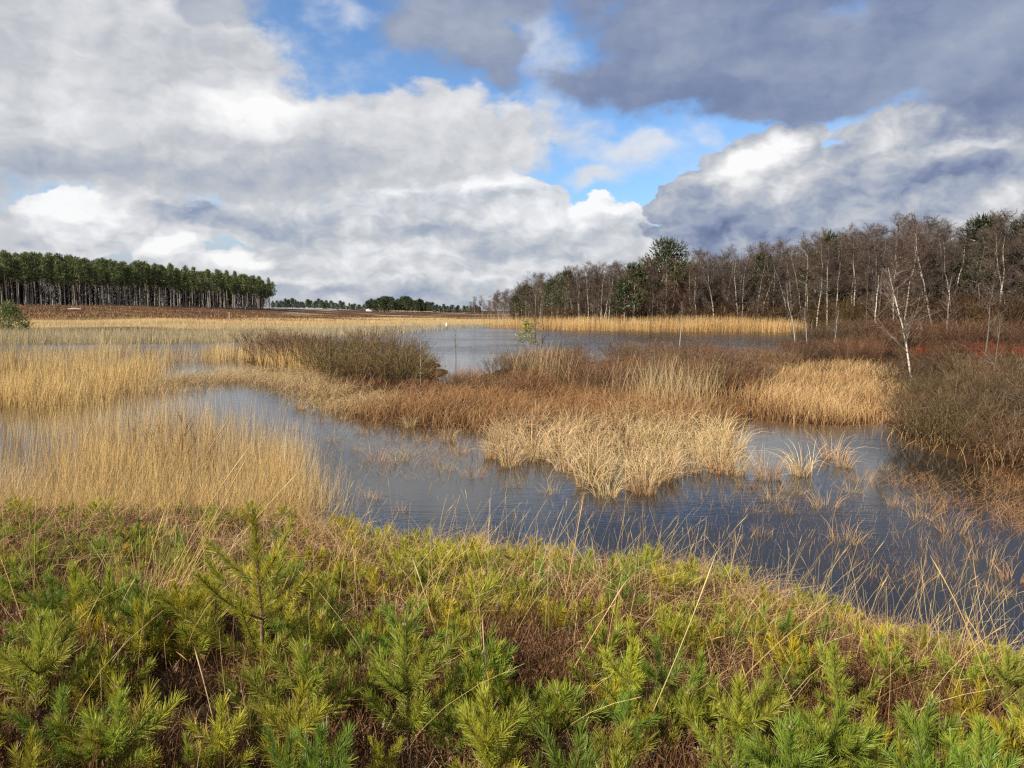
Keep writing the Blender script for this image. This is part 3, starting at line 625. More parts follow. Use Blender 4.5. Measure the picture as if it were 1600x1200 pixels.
for i in range(78):
    px = 800 + 920 * (i + g.random()) / 78; D = np.interp(px, WX, WD) - 3 + 9 * g.random(); x, y = col_at(px, D); s = (0.7 + 0.6 * g.random()) * np.interp(px, [800, 1000, 1300, 1700], [0.8, 1.0, 1.15, 1.1])
    tint = (0.42, 0.38, 0.34) if g.random() < 0.6 else (0.48, 0.46, 0.32)
    lab, grp = 'dark bare thicket under the birches at the foot of the wood', 'thickets at the foot of the birch wood'
    if 1132 < px < 1146 and not rb: rb = True; tint, lab, grp = (1.3, 0.62, 0.4), 'rust leaved bush glowing at the foot of the birch wood', None
    under.put(i, (float(x), float(y), ground([[x, y]])[0]), g.random() * 6.28, s, lab, 'shrub', grp, tint)
under.close()

# ------------------------------------------------------------------ marsh shrubs on the islands
g = np.random.default_rng(31)
shrubs = Stock([shrub_proto(320 + i, 1.5, 1.9, 75, 9 + i % 3, 'marsh_shrub', 0.0095) for i in range(6)])
def gz1(p): return float(ground([p])[0])
def shrub_field(pts, n, hs, tints, label, group, seed, xs=None):
    """shrubs over a region; hs = (photo column, height) pairs"""
    P = scatter_px(pts, n * 4, seed); keep = []
    for p in P:                                      # keep them a stride apart
        if all((p[0] - q[0]) ** 2 + (p[1] - q[1]) ** 2 > (0.55 + 0.008 * p[1]) ** 2 for q in keep): keep.append(p)
        if len(keep) >= n: break
    for p in keep:
        px = 800 + FPX * p[0] / p[1]; h = np.interp(px, [a for a, _ in hs], [b for _, b in hs]) * (0.58 + 0.62 * g.random())
        D = p[1]; nd = 'near side' if D < np.median([q[1] for q in keep]) else 'far side'
        shrubs.put(int(g.integers(6)), (p[0], p[1], max(gz1(p), -0.05)), g.random() * 6.28, (h / 1.5 * (1 + 0.25 * g.random()), h / 1.5 * (1 + 0.25 * g.random()), h / 1.5), f'{label}, {nd}', 'shrub', f'{group}, {nd}', tints[int(g.integers(len(tints)))])
BR, RD, OL, GY, DK = (0.9, 0.85, 0.8), (0.95, 0.72, 0.62), (0.68, 0.74, 0.5), (0.72, 0.72, 0.72), (0.5, 0.5, 0.5)
shrub_field([(360, 556), (420, 552), (500, 553), (520, 572), (440, 574)], 9, [(360, 1.1), (420, 1.9), (480, 1.7), (520, 1.3)], [BR, RD, BR], 'brown twiggy shrub at the back left of the marsh', 'brown shrubs back left in the marsh', 41)
shrub_field([(470, 575), (560, 562), (640, 566), (680, 590), (650, 606), (540, 602)], 16, [(460, 1.4), (540, 1.75), (600, 1.8), (660, 1.5), (690, 1.1)], [(0.85, 0.86, 0.62), OL, (0.95, 0.85, 0.7)], 'olive brown shrub of the round clump left of the channel', 'olive shrubs of the round clump', 42)
shrub_field([(720, 600), (800, 578), (960, 564), (1120, 560), (1230, 566), (1220, 600), (1120, 628), (950, 634), (800, 630), (640, 622)], 74, [(600, 0.6), (690, 0.7), (760, 1.0), (840, 1.15), (1000, 1.2), (1130, 1.25), (1230, 1.0)], [(1.1, 0.95, 0.85), (1.1, 0.78, 0.66), GY, BR, (1.05, 0.92, 0.75)], 'reddish brown bare shrub on the middle island', 'reddish shrubs of the middle island', 43)
shrub_field([(1398, 648), (1405, 600), (1500, 580), (1640, 590), (1800, 640), (1760, 770), (1620, 748), (1520, 718), (1440, 696)], 50, [(1380, 0.9), (1440, 1.3), (1560, 1.35), (1700, 1.5)], [DK, DK, (0.66, 0.6, 0.55), (0.6, 0.62, 0.5)], 'dark grey brown shrub of the dense right shore', 'dark shrubs of the right shore', 44)
shrub_field([(1150, 556), (1260, 548), (1420, 548), (1420, 566), (1240, 572)], 22, [(1150, 1.2), (1300, 1.3), (1420, 1.2)], [(0.85, 0.62, 0.58), DK], 'dull purple brown shrub behind the golden grass', 'purple shrubs behind the golden grass', 45)
shrub_field([(1380, 560), (1440, 550), (1600, 544), (1720, 544), (1720, 566), (1500, 572)], 30, [(1380, 0.7), (1500, 1.0), (1720, 1.1)], [(1.1, 0.40, 0.28), (0.8, 0.4, 0.32), (0.6, 0.45, 0.4)], 'bright rust red shrub of the red band at right', 'red shrubs of the band at right', 46)
shrub_field([(1235, 530), (1290, 524), (1420, 538), (1720, 546), (1720, 556), (1420, 552), (1290, 546)], 60, [(1235, 1.2), (1300, 2.2), (1450, 2.6), (1720, 2.4)], [DK, (0.5, 0.42, 0.42), (0.6, 0.5, 0.42)], 'dark purple brown bush before the tall right end of the wood', 'bushes before the right end of the wood', 47)
shrubs.close()

# ------------------------------------------------------------------ grasses, reeds and sedges that nobody could count
def blades(name, label, mat, groups, cat='reeds', soft=1.0):
    mb = MB()
    for (P, H, hv, Wd, lean, arch, k_) in groups:
        P = np.asarray(P); n = len(P); P = P + g.normal(size=(n, 2)) * np.linalg.norm(P, axis=1)[:, None] * np.where(P[:, 1:2] < 30, 0.022, 0.010) * soft; s_ = 0.03 * np.median(P[:, 1])
        H = np.asarray(H) * (0.62 + 0.45 * vnoise(P, max(0.35, s_), 301) + 0.30 * vnoise(P, max(1.2, 4 * s_), 302)); pr = np.clip(0.5 * g.random(n) + 0.75 * vnoise(P, max(0.5, 1.5 * s_), 303) - 0.12, 0, 1); z = np.maximum(ground(P), -0.15); a = g.random(n) * 6.283; ln = np.abs(g.normal(size=n)) * lean
        D = np.stack([np.cos(a) * ln + 0.05, np.sin(a) * ln, np.ones(n)], -1); ar = arch * (0.4 + g.random(n))
        G = np.stack([np.cos(a) * ar + 0.12 * arch, np.sin(a) * ar, -0.85 * ar], -1)
        Hh = np.broadcast_to(H, (n,)) * (1 - hv + 2 * hv * g.random(n)) + np.maximum(-z, 0)
        mb.ribbons(np.concatenate([P, z[:, None] - 0.02], 1), D, Hh, Wd, G, k_, 0.2, rnd=pr, g=g, pw=3.0 if arch > 0.25 else 2.0)
    o = mb.build(name, M[mat]); tag(o, label, cat, kind='stuff'); return o
def clumped(P, s, thr, seed): return P[vnoise(P, s, seed) > thr]
R1 = [(-80, 790), (-80, 700), (20, 690), (110, 660), (230, 650), (330, 660), (400, 690), (450, 730), (465, 780), (400, 800), (250, 806)]
R1b = [(110, 790), (120, 690), (230, 650), (330, 660), (400, 690), (455, 740), (465, 786), (300, 806)]
La = [(-90, 632), (-90, 546), (60, 544), (220, 548), (300, 558), (240, 590), (230, 612), (120, 640)]
Lb = [(230, 612), (280, 588), (380, 584), (490, 586), (500, 622), (440, 604), (330, 602), (250, 618)]
Lc = [(300, 566), (330, 552), (480, 562), (500, 584), (430, 578), (400, 566)]
blades('reed_bed', 'golden dry reeds standing thick in the shallow water at left', 'gold', [
    (clumped(scatter_px([(-80, 850), (-80, 790), (260, 800), (420, 795), (500, 800), (480, 830), (250, 842)], 6500, 48), 0.6, 0.25, 47), 0.62, 0.55, 0.0045, 0.2, 0.12, 2), (clumped(scatter_px([(430, 800), (400, 740), (440, 700), (500, 740), (520, 800)], 1500, 46), 0.5, 0.3, 45), 0.5, 0.5, 0.0045, 0.12, 0.1, 2),
    (clumped(scatter_px(R1, 3600, 51), 1.2, 0.52, 61), 0.80, 0.3, 0.0045, 0.12, 0.06, 2), (scatter_px(R1b, 1300, 42), 0.62, 0.5, 0.005, 0.55, 0.2, 3), (scatter_px(La, 1800, 43), 0.7, 0.5, 0.012, 0.5, 0.2, 3), (clumped(scatter_px(R1b, 9500, 52), 0.7, 0.42, 60), 0.88, 0.35, 0.0045, 0.10, 0.07, 2),
    (clumped(scatter_px([(-90, 720), (-90, 630), (120, 640), (240, 610), (330, 640), (200, 670)], 3500, 50), 1.6, 0.5, 49), 0.7, 0.35, 0.006, 0.14, 0.08, 2),
    (clumped(scatter_px(La, 17000, 53), 3.0, 0.36, 62), 0.95, 0.3, 0.012, 0.12, 0.10, 2), (scatter_px(Lc, 2600, 55), 1.0, 0.3, 0.014, 0.12, 0.10, 2)])
blades('sedge_fringe', 'pale arching sedge fringing the islands and the left marsh', 'pale', [
    (clumped(scatter_px(Lb, 7000, 54), 2.2, 0.3, 63), 0.62, 0.35, 0.010, 0.3, 0.45, 3), (scatter_px([(470, 612), (500, 600), (560, 625), (620, 640), (560, 655), (500, 640)], 2200, 56), 0.55, 0.35, 0.009, 0.3, 0.5, 3),
    (clumped(scatter_px([(745, 672), (800, 652), (900, 648), (1010, 652), (1120, 662), (1160, 690), (1150, 736), (1060, 748), (1010, 760), (930, 762), (880, 728), (800, 728), (755, 705)], 2300, 57), 0.55, 0.45, 64), 0.62, 0.35, 0.010, 0.2, 0.32, 3),
    (scatter_px([(960, 650), (1000, 610), (1060, 605), (1110, 640), (1090, 662)], 900, 58), 1.1, 0.35, 0.010, 0.25, 0.10, 2), (scatter_px([(790, 610), (830, 575), (880, 580), (870, 622)], 420, 59), 1.3, 0.3, 0.011, 0.22, 0.08, 2)])
blades('orange_sedge', 'rust orange sedge along the front of the middle island', 'rust', [
    (clumped(scatter_px([(480, 610), (700, 596), (1240, 560), (1420, 565), (1410, 645), (1300, 660), (1100, 660), (700, 650), (560, 640)], 9000, 265), 1.5, 0.45, 266), 0.5, 0.4, 0.010, 0.3, 0.3, 3), (clumped(scatter_px([(380, 562), (480, 555), (690, 570), (700, 600), (560, 625), (500, 615)], 3500, 267), 1.5, 0.4, 268), 0.5, 0.4, 0.012, 0.3, 0.3, 3),
    (scatter_px([(545, 645), (600, 622), (720, 612), (900, 618), (1100, 640), (1180, 652), (1100, 672), (960, 676), (860, 672), (760, 676), (660, 668), (580, 662)], 11000, 65), 0.55, 0.35, 0.009, 0.3, 0.35, 3),
    (scatter_px([(1180, 655), (1230, 600), (1300, 585), (1400, 600), (1410, 640), (1385, 660), (1300, 668)], 3500, 66), 0.42, 0.35, 0.009, 0.3, 0.3, 3),
    (clumped(scatter_px([(1375, 725), (1400, 690), (1450, 700), (1540, 732), (1650, 775), (1660, 850), (1560, 822), (1470, 806), (1400, 768)], 6500, 67), 0.7, 0.52, 68), 0.24, 0.4, 0.006, 0.35, 0.35, 2),
    (scatter_px([(690, 600), (730, 580), (760, 590), (720, 612)], 500, 69), 0.6, 0.35, 0.011, 0.3, 0.3, 3), (clumped(scatter_px([(100, 640), (240, 600), (320, 575), (300, 612)], 1500, 70), 2.0, 0.45, 71), 0.35, 0.3, 0.012, 0.3, 0.2, 2)])
blades('golden_grass', 'warm golden grass on the low shore before the leaning birch', 'straw', [
    (clumped(scatter_px([(1185, 645), (1205, 590), (1300, 572), (1400, 580), (1410, 620), (1390, 655), (1290, 664)], 8500, 72), 1.3, 0.34, 172), 0.52, 0.45, 0.008, 0.22, 0.28, 3),
    (clumped(scatter_px([(1410, 700), (1420, 640), (1500, 640), (1640, 700), (1640, 760), (1520, 724)], 1100, 73), 1.0, 0.5, 74), 0.55, 0.4, 0.007, 0.3, 0.3, 3)])
FB = [(-120, 538), (-120, 515), (300, 512), (480, 511), (600, 507), (700, 505), (770, 505), (760, 512), (690, 516), (600, 524), (480, 530), (300, 537)]
blades('far_reed_bed', 'pale beige reed bed along the far left shore of the lake', 'beige', [(scatter_px(FB, 34000, 75), 0.95, 0.3, 0.032, 0.12, 0.08, 1)])
RBp = [(755, 509), (850, 509), (1000, 511), (1200, 512), (1262, 516), (1240, 520), (1200, 520), (1000, 518), (850, 516), (755, 511)]
blades('far_tall_reeds', 'tall tan reed bed between the lake and the birch wood', 'gold', [(scatter_px(RBp, 15000, 76), np.float64(1.9), 0.3, 0.035, 0.08, 0.06, 2)])
# dry golden grass strip and heather tufts on the far rise
Pf = scatter_px([(-120, 516), (-120, 498), (300, 498), (500, 500), (760, 499), (760, 505), (480, 512), (200, 515)], 16000, 78); df = far_d(Pf)
blades('far_golden_grass', 'strip of golden grass between the beige reeds and the heath', 'gold', [(Pf[df > 1], 0.55, 0.3, 0.06, 0.2, 0.2, 1)], 'grass')
px_ = -160 + 900 * g.random(15000); D_ = np.interp(px_, [-160, 430, 740], [150, 180, 260]) + g.random(15000) ** 1.3 * np.interp(px_, [-160, 100, 430, 740], [78, 110, 200, 280])
Ph = np.stack(col_at(px_, D_), -1); o = blades('heath', 'dark reddish brown heather covering the rise below the plantation', 'heather', [(Ph, 0.42, 0.4, 0.13, 0.5, 0.2, 1)], 'heather')

# ------------------------------------------------------------------ single tussocks
def tussock_proto(seed, n, H, Rr, W, arch, mat, name):
    g = np.random.default_rng(seed); mb = MB(); a = g.random(n) * 6.283; rr = np.sqrt(g.random(n)) * Rr
    P = np.stack([np.cos(a) * rr, np.sin(a) * rr, np.full(n, -0.2)], -1); b = a + g.normal(size=n) * 0.7; ln = 0.04 + 0.24 * g.random(n); ar = arch * (0.2 + 1.1 * g.random(n))
    D = np.stack([np.cos(b) * ln, np.sin(b) * ln, np.ones(n)], -1); G = np.stack([np.cos(b) * ar, np.sin(b) * ar, -0.8 * ar], -1)
    mb.ribbons(P, D, (H + 0.2) * (0.55 + 0.6 * g.random(n)), W, G, 5, 0.2, g=g, pw=3.2)
    return mb.build(name, M[mat])
ts = Stock([tussock_proto(400 + i, 90, 0.70, 0.20, 0.0105, 0.45, 'pale', 'sedge_tussock') for i in range(6)])
Tp = scatter_px([(750, 700), (790, 672), (900, 660), (1010, 660), (1120, 672), (1160, 700), (1150, 738), (1080, 748), (1000, 766), (930, 768), (880, 738), (800, 736)], 400, 81); kept = []
for p in Tp:
    if all((p[0] - q[0]) ** 2 + (p[1] - q[1]) ** 2 > 0.46 ** 2 for q in kept): kept.append(p)
for p in kept[:75]:
    fr = p[1] < 15.5
    ts.put(int(g.integers(6)), (p[0], p[1], 0.0), g.random() * 6.28, 0.62 + 0.6 * g.random(), 'pale arching sedge tussock in the dense front edge of the middle bed' if fr else 'pale arching sedge tussock deeper in the middle bed', 'sedge', 'front tussocks of the middle sedge bed' if fr else 'inner tussocks of the middle sedge bed')
for px, py, s, lab in [(1200, 748, 1.0, 'pale sedge tussock alone in water, first right of the middle bed'), (1255, 742, 1.05, 'pale sedge tussock standing in water below the golden grass, second from the bed'), (1302, 716, 1.0, 'sparse tall sedge tussock in water, farthest right of the pale ones'), (1318, 730, 0.7, 'low pale tussock at the right foot of the sparse tall one'), (768, 716, 0.75, 'small pale tussock in water just left of the middle bed'), (700, 690, 0.7, 'small pale tussock in open water before the orange sedge'),
        (640, 668, 0.6, 'pale tuft where the orange sedge meets the water'), (1005, 772, 0.85, 'pale tussock jutting into the water, frontmost of the middle bed'), (948, 776, 0.85, 'pale tussock jutting into the water left of the frontmost one'), (1150, 742, 0.8, 'thin pale tussock at the right corner of the middle bed'), (470, 640, 0.7, 'pale tussock at the head of the left channel'), (520, 640, 0.6, 'pale tussock beside the left channel below the olive clump'), (1035, 752, 0.9, 'pale tussock right of the frontmost one at the bed edge')]:
    p = at(px, py); ts.put(int(g.integers(6)), (p[0], p[1], 0.0), g.random() * 6.28, s, lab, 'sedge')
ts.close()
tf = Stock([tussock_proto(420 + i, 60, 0.26, 0.14, 0.006, 0.30, 'rust', 'sedge_tuft') for i in range(5)])
T2 = [(520, 690), (565, 678), (610, 690), (640, 712), (535, 655), (740, 850), (1320, 846), (1190, 836), (1290, 792), (1232, 800), (1455, 790), (455, 672), (1580, 905), (1545, 880), (1330, 770), (1350, 752), (590, 720), (625, 722), (500, 660), (560, 650), (600, 660), (1175, 800), (1400, 790), (1490, 830), (1530, 850), (1440, 812), (740, 745), (690, 735), (800, 762), (1240, 770), (1210, 782), (1165, 760), (860, 770), (560, 704), (660, 690), (720, 706), (580, 780), (625, 800), (1385, 735), (1560, 930)]
for i, (px, py) in enumerate(T2):
    p = at(px, py); where = 'left channel' if px < 670 else ('dark pool before the middle bed' if px < 1000 else ('pool right of the middle bed' if px < 1370 else 'dark right corner pool'))
    tf.put(int(g.integers(5)), (p[0], p[1], 0.0), g.random() * 6.28, 0.6 + 0.7 * g.random(), f'low rusty sedge tuft in the {where}', 'sedge', f'rusty tufts in the {where}')
tf.close()
# thin sedge blades scattered in the shallows
blades('shallow_sedge', 'sparse thin blades of sedge poking out of the shallows', 'rust', [(clumped(scatter_px([(480, 650), (560, 665), (760, 680), (760, 740), (620, 760), (500, 720)], 3600, 83), 0.6, 0.46, 84), 0.22, 0.6, 0.005, 0.4, 0.3, 2), (clumped(scatter_px([(760, 740), (900, 750), (1200, 760), (1380, 740), (1560, 830), (1560, 960), (1300, 900), (900, 820)], 3400, 85), 0.6, 0.48, 86), 0.20, 0.6, 0.004, 0.25, 0.2, 2)])

# ------------------------------------------------------------------ single bare trees and small shapes in the middle distance
M['lonebirch'] = bark_mat('bright_birch_bark', (0.66, 0.63, 0.57), (0.48, 0.44, 0.39), (0.05, 0.045, 0.04), (0.5, 0.5, 3.4), 0.53)
M['boughbark'] = bark_mat('bough_bark', (0.24, 0.20, 0.175), (0.15, 0.12, 0.10), (0.09, 0.07, 0.06), (1, 1, 0.5), 0.6)
M['palebark'] = bark_mat('pale_grey_bark', (0.40, 0.36, 0.31), (0.26, 0.23, 0.20), (0.12, 0.10, 0.09), (1, 1, 0.5), 0.6)
bt = {}
def lone(px, D, top, seed, lean, label, white, r0=0.011, nl=22, ntw=8, tint=(1, 1, 1), tw=1.8, spread=0.3, low=0.25, z=None):
    x, y = col_at(px, D); zz = gz1((x, y)) if z is None else z; H = z_at(top, D) - max(zz, 0)
    o = birch_proto(seed, H, lean, nl, ntw, 1, r0, white, tw, spread, low, None, 0.36); o.location = (float(x), float(y), float(max(zz, -0.1))); tag(o, label, 'tree')
    for c_ in ALLKIDS[o]:
        c_.color = (*tint, 1)
        if c_.name.startswith('trunk'): c_.data.materials[1] = M['boughbark']
def retrunk(o, m): o.data.materials[0] = m
for a in [(1428, 30, 418, 501, -0.20, 'white birch leaning left over the dark right shrubs', True, 0.0085, 34, 12, (1.7, 1.55, 1.45), 1.8, 0.50, 0.2), (838, 42, 428, 502, 0.02, 'slender bare grey tree by the yellow bush, taller of the pair', False, 0.009, 26, 7), (846, 41, 462, 503, 0.05, 'slender bare dark tree right of the taller one by the yellow bush', False, 0.009, 18, 6),
          (657, 31, 505, 504, 0.0, 'thin pale sapling standing before the channel', True, 0.006, 14, 5), (1243, 62, 440, 505, -0.06, 'dead pale grey tree at the right end of the lake', False, 0.009, 26, 8), (1262, 60, 480, 506, -0.10, 'small dead grey tree right of the pale dead one', False, 0.010, 22, 7), (1302, 58, 476, 507, 0.05, 'small bare forked tree before the dark wood edge', False, 0.010, 22, 7),
          (1367, 74, 428, 508, 0.0, 'straight white birch trunk just left behind the leaning birch', True, 0.010, 22, 8), (1556, 28, 488, 509, 0.0, 'thin dark sapling above the right shrubs', False, 0.010, 12, 5), (1540, 45, 425, 510, 0.10, 'bare spreading tree with low boughs at far right', False, 0.010, 30, 10), (1478, 66, 430, 511, 0.03, 'grey birch behind the red shrub band', True, 0.010, 24, 8),
          (712, 44, 512, 512, 0.02, 'short bare sapling on the bank of the channel', False, 0.011, 10, 4), (1062, 70, 470, 513, 0.04, 'small pale bare tree before the reeds in the middle', False, 0.010, 22, 7), (1040, 58, 515, 514, -0.1, 'tiny bare sapling at the back of the middle island', False, 0.011, 12, 5), (930, 110, 462, 515, 0.03, 'bare tree at the edge of the tall reeds', False, 0.010, 22, 8)]:
    lone(*a)
for o in list(C.objects):
    if o.name.startswith('trunk') and o.parent and o.parent.get('label') in ('white birch leaning left over the dark right shrubs', 'straight white birch trunk just left behind the leaning birch') : retrunk(o, M['lonebirch'])
    if o.name.startswith('trunk') and o.parent and 'pale' in str(o.parent.get('label')) and 'dead' in str(o.parent.get('label')) or (o.name.startswith('trunk') and o.parent and ('small' in str(o.parent.get('label')) or 'thin pale' in str(o.parent.get('label'))) and ('bare' in str(o.parent.get('label')) or 'sapling' in str(o.parent.get('label')))): retrunk(o, M['palebark'])
yp = pine_proto(520, 2.5, 0.5, 0.55, 12, 40, False, 0.014, 0.36, 0.06, 'small_pine', 0.2); x, y = col_at(825, 40); yp.location = (float(x), float(y), 0.1); tag(yp, 'small yellow green pine with flat tiers on the middle island', 'tree')
for c_ in ALLKIDS[yp]: c_.color = (2.6, 1.9, 1.2, 1)
# marker post on the far shore, fence post and fallen log on the heath, white van by the far wood
pm = MB(); pm.tube([(0, 0, -0.5), (0, 0, 0.4)], [0.10, 0.10], 8); p_ = empty('marker_post', 'short white topped post standing in the water at the far shore', 'post')
pm.build('post', M['darkwood'], p_); pm = MB(); pm.tube([(0, 0, 0.38), (0, 0, 1.0), (0, 0, 1.03)], [0.14, 0.14, 0.02], 10); pm.build('white_top', M['white'], p_); x, y = col_at(698, 138); p_.location = (float(x), float(y), 0.1)
pm = MB(); pm.tube([(0, 0, -0.3), (0.02, 0, 1.2), (0.03, 0, 2.0), (0.03, 0, 2.02)], [0.12, 0.11, 0.09, 0.02], 7); o = pm.build('post', M['palebark']); x, y = col_at(360, 170); o.location = (float(x), float(y), gz1((x, y))); tag(o, 'pale upright post at the lower edge of the heath', 'post')
pm = MB(); pm.tube([(-1.9, 0, 0.3), (-0.6, 0.1, 0.34), (0.7, 0, 0.3), (1.9, -0.1, 0.24)], [0.02, 0.28, 0.25, 0.18], 8); o = pm.build('fallen_log', M['palebark']); x, y = col_at(119, 205); o.location = (float(x), float(y), gz1((x, y)) + 0.1); tag(o, 'pale fallen log lying on the heather below the plantation', 'log')
vn = empty('parked_van', 'tiny white van parked before the far wood', 'van'); vb = MB(); vb.box((-2.0, -0.9, 0.35), (2.0, 0.9, 1.15)); vb.box((-2.0, -0.88, 1.15), (1.3, 0.88, 2.0), top=0.92); vb.build('body', M['white'], vn)
vb = MB(); vb.box((0.5, -0.93, 1.25), (1.2, 0.93, 1.75), top=0.96); vb.build('side_window', M['glass'], vn)
for sx_ in (-1.25, 1.25):
    for sy_ in (-0.8, 0.8): wv = MB(); wv.tube([(sx_, sy_ - 0.12, 0.36), (sx_, sy_ + 0.12, 0.36)], [0.34, 0.34], 12); wv.build('wheel', M['rubber'], vn)
x, y = col_at(577, 545); vn.location = (float(x), float(y), gz1((x, y)))
vn.rotation_euler = (0, 0, 0.2)

# ------------------------------------------------------------------ the near bank: heather, litter, seedlings and saplings of pine, dry stalks
g = np.random.default_rng(51)
def bank_pts(n, dmin=0.1, lo=2.0, hi=14.5, width=41, seed=0, clump=None):
    q = np.random.default_rng(seed); out = np.zeros((0, 2))
    while len(out) < n:
        a = np.radians((q.random(n * 3) * 2 - 1) * width); D = lo * (hi / lo) ** q.random(n * 3); P = np.stack([np.tan(a) * D, D], -1)
        P = P[sdf(P, BANK) > dmin]
        if clump: P = P[vnoise(P, clump[0], clump[1]) > clump[2]]
        out = np.concatenate([out, P])
    return out[:n]
hm = MB(); P = np.concatenate([bank_pts(7500, 0.5, hi=9.0, seed=1, clump=(0.8, 91, 0.34)), bank_pts(1600, 0.5, hi=4.2, seed=21)]); z = ground(P)
for k_ in range(9):
    n = len(P); a = g.random(n) * 6.283; ln = 0.15 + 0.55 * g.random(n); D = np.stack([np.cos(a) * ln, np.sin(a) * ln, np.ones(n)], -1)
    Q = np.concatenate([P + g.normal(size=(n, 2)) * 0.05, z[:, None] - 0.01], 1); L = (0.10 + 0.18 * g.random(n)) * np.interp(P[:, 1], [4, 10], [1.0, 0.7]); hm.ribbons(Q, D, L, 0.0035, g.normal(size=(n, 3)) * 0.2, 2, 0.4, g=g)
    u = 0.5 + 0.5 * g.random(n); hm.ribbons(Q + unit(D) * (L * u)[:, None], D + g.normal(size=(n, 3)) * 0.7, 0.05, 0.0045, None, 1, 0.4, g=g)
    s = g.random(n) < 0.22; hm.ribbons((Q + unit(D) * (L * 0.93)[:, None] + g.normal(size=(n, 3)) * 0.01)[s], D[s] + g.normal(size=(s.sum(), 3)) * 0.6, 0.022, 0.008, None, 1, 0.5, g=g, mat=1)
o = hm.build('heather', [M['heather'], M['bell']]); tag(o, 'dark red brown winter heather covering the near bank', 'heather', kind='stuff')
blades('dry_grass', 'tangle of short dry grass among heather and pine seedlings on the bank', 'stalk', [(clumped(bank_pts(26000, 0.0, seed=2), 0.9, 0.30, 92), 0.22, 0.5, 0.0032, 0.9, 0.35, 3), (clumped(bank_pts(20000, 0.0, 4.5, 14, seed=3), 0.7, 0.30, 93), 0.34, 0.55, 0.004, 0.6, 0.4, 3)], 'grass')
blades('rusty_grass', 'rusty litter of dead grass near the water edge of the bank', 'rust', [(clumped(bank_pts(22000, 0.0, 3.4, 14, seed=4), 0.8, 0.36, 94), 0.20, 0.5, 0.004, 0.9, 0.35, 3)], 'grass')
# moor grass stalks with thin seed heads
def stalks(P, H, mb, lean=0.2, arch=0.14, w=0.0025, bias=(0.06, 0.0)):
    n = len(P); z = np.maximum(ground(P), -0.1); a = g.random(n) * 6.283; ln = np.abs(g.normal(size=n)) * lean
    D = unit(np.stack([np.cos(a) * ln + bias[0], np.sin(a) * ln + bias[1], np.ones(n)], -1)); ar = arch * g.random(n) * 1.6
    G = np.stack([np.cos(a) * ar + arch * 0.5, np.sin(a) * ar, -0.5 * ar], -1); L = H * (0.35 + 1.05 * g.random(n) ** 1.3); Q = np.concatenate([P, z[:, None]], 1)
    mb.ribbons(Q, D, L, w, G, 5, 0.45, g=g)
    u = 0.86; T = Q + L[:, None] * (D * u + G * u * u); mb.ribbons(T, D + 2 * G * u, L * 0.13 * (g.random(n) < 0.5), w * 1.7, G * 0.5, 2, 0.2, g=g, belly=True)
sm = MB()
stalks(bank_pts(900, -0.3, 4.2, 14.0, seed=5), 0.66, sm); stalks(bank_pts(520, 0.1, 3.2, 9.0, seed=15), 0.62, sm, 0.4, 0.25, 0.0026); stalks(scatter_px([(620, 850), (700, 856), (900, 885), (1200, 935), (1330, 985), (1330, 1010), (1100, 960), (800, 890)], 340, 95), 0.66, sm)
stalks(scatter_px([(1330, 990), (1450, 1035), (1600, 1085), (1750, 1130), (1750, 1090), (1600, 1000), (1400, 960)], 200, 96), 0.72, sm, 0.3, 0.25); stalks(scatter_px([(-60, 860), (-60, 800), (300, 800), (480, 790), (480, 850), (200, 870)], 1500, 97), 0.85, sm)
stalks(bank_pts(150, 0.3, 2.9, 6.0, seed=6), 0.55, sm, 0.45, 0.25, 0.0026)
o = sm.build('moor_grass', M['stalk']); tag(o, 'tall thin straw coloured grass stalks along the bank and water edge', 'grass', kind='stuff')
def hero_stalk(px, py, D, tx, ty, sag, label, w=0.0062):
    """one long stalk from its foot (photo pixel, at distance D) to its tip"""
    x0, y0 = col_at(px, D); z0 = z_at(py, D); D2 = D + 0.35; x1, y1 = col_at(tx, D2); z1 = z_at(ty, D2)
    z0 = max(z0 - 0.05, gz1((x0, y0)) - 0.03) if z0 > gz1((x0, y0)) else z0
    u = np.linspace(0, 1, 12)[:, None]; a, b = np.array([x0, y0, z0]), np.array([x1, y1, z1]); up = np.array([-0.25 * np.sign(x1 - x0), 0, 1.0])
    pts = a + (b - a) * u + up * sag * np.sin(np.pi * u ** 1.15) * np.linalg.norm(b - a)
    mb = MB(); rad = np.interp(np.linspace(0, 1, 12), [0, 0.8, 0.84, 0.93, 1], [w * 0.5, w * 0.36, w * 0.66, w * 0.6, w * 0.12]); mb.tube(pts, rad, 5, g.random()); o = mb.build('grass_stalk', M['stalk']); tag(o, label, 'grass stalk')
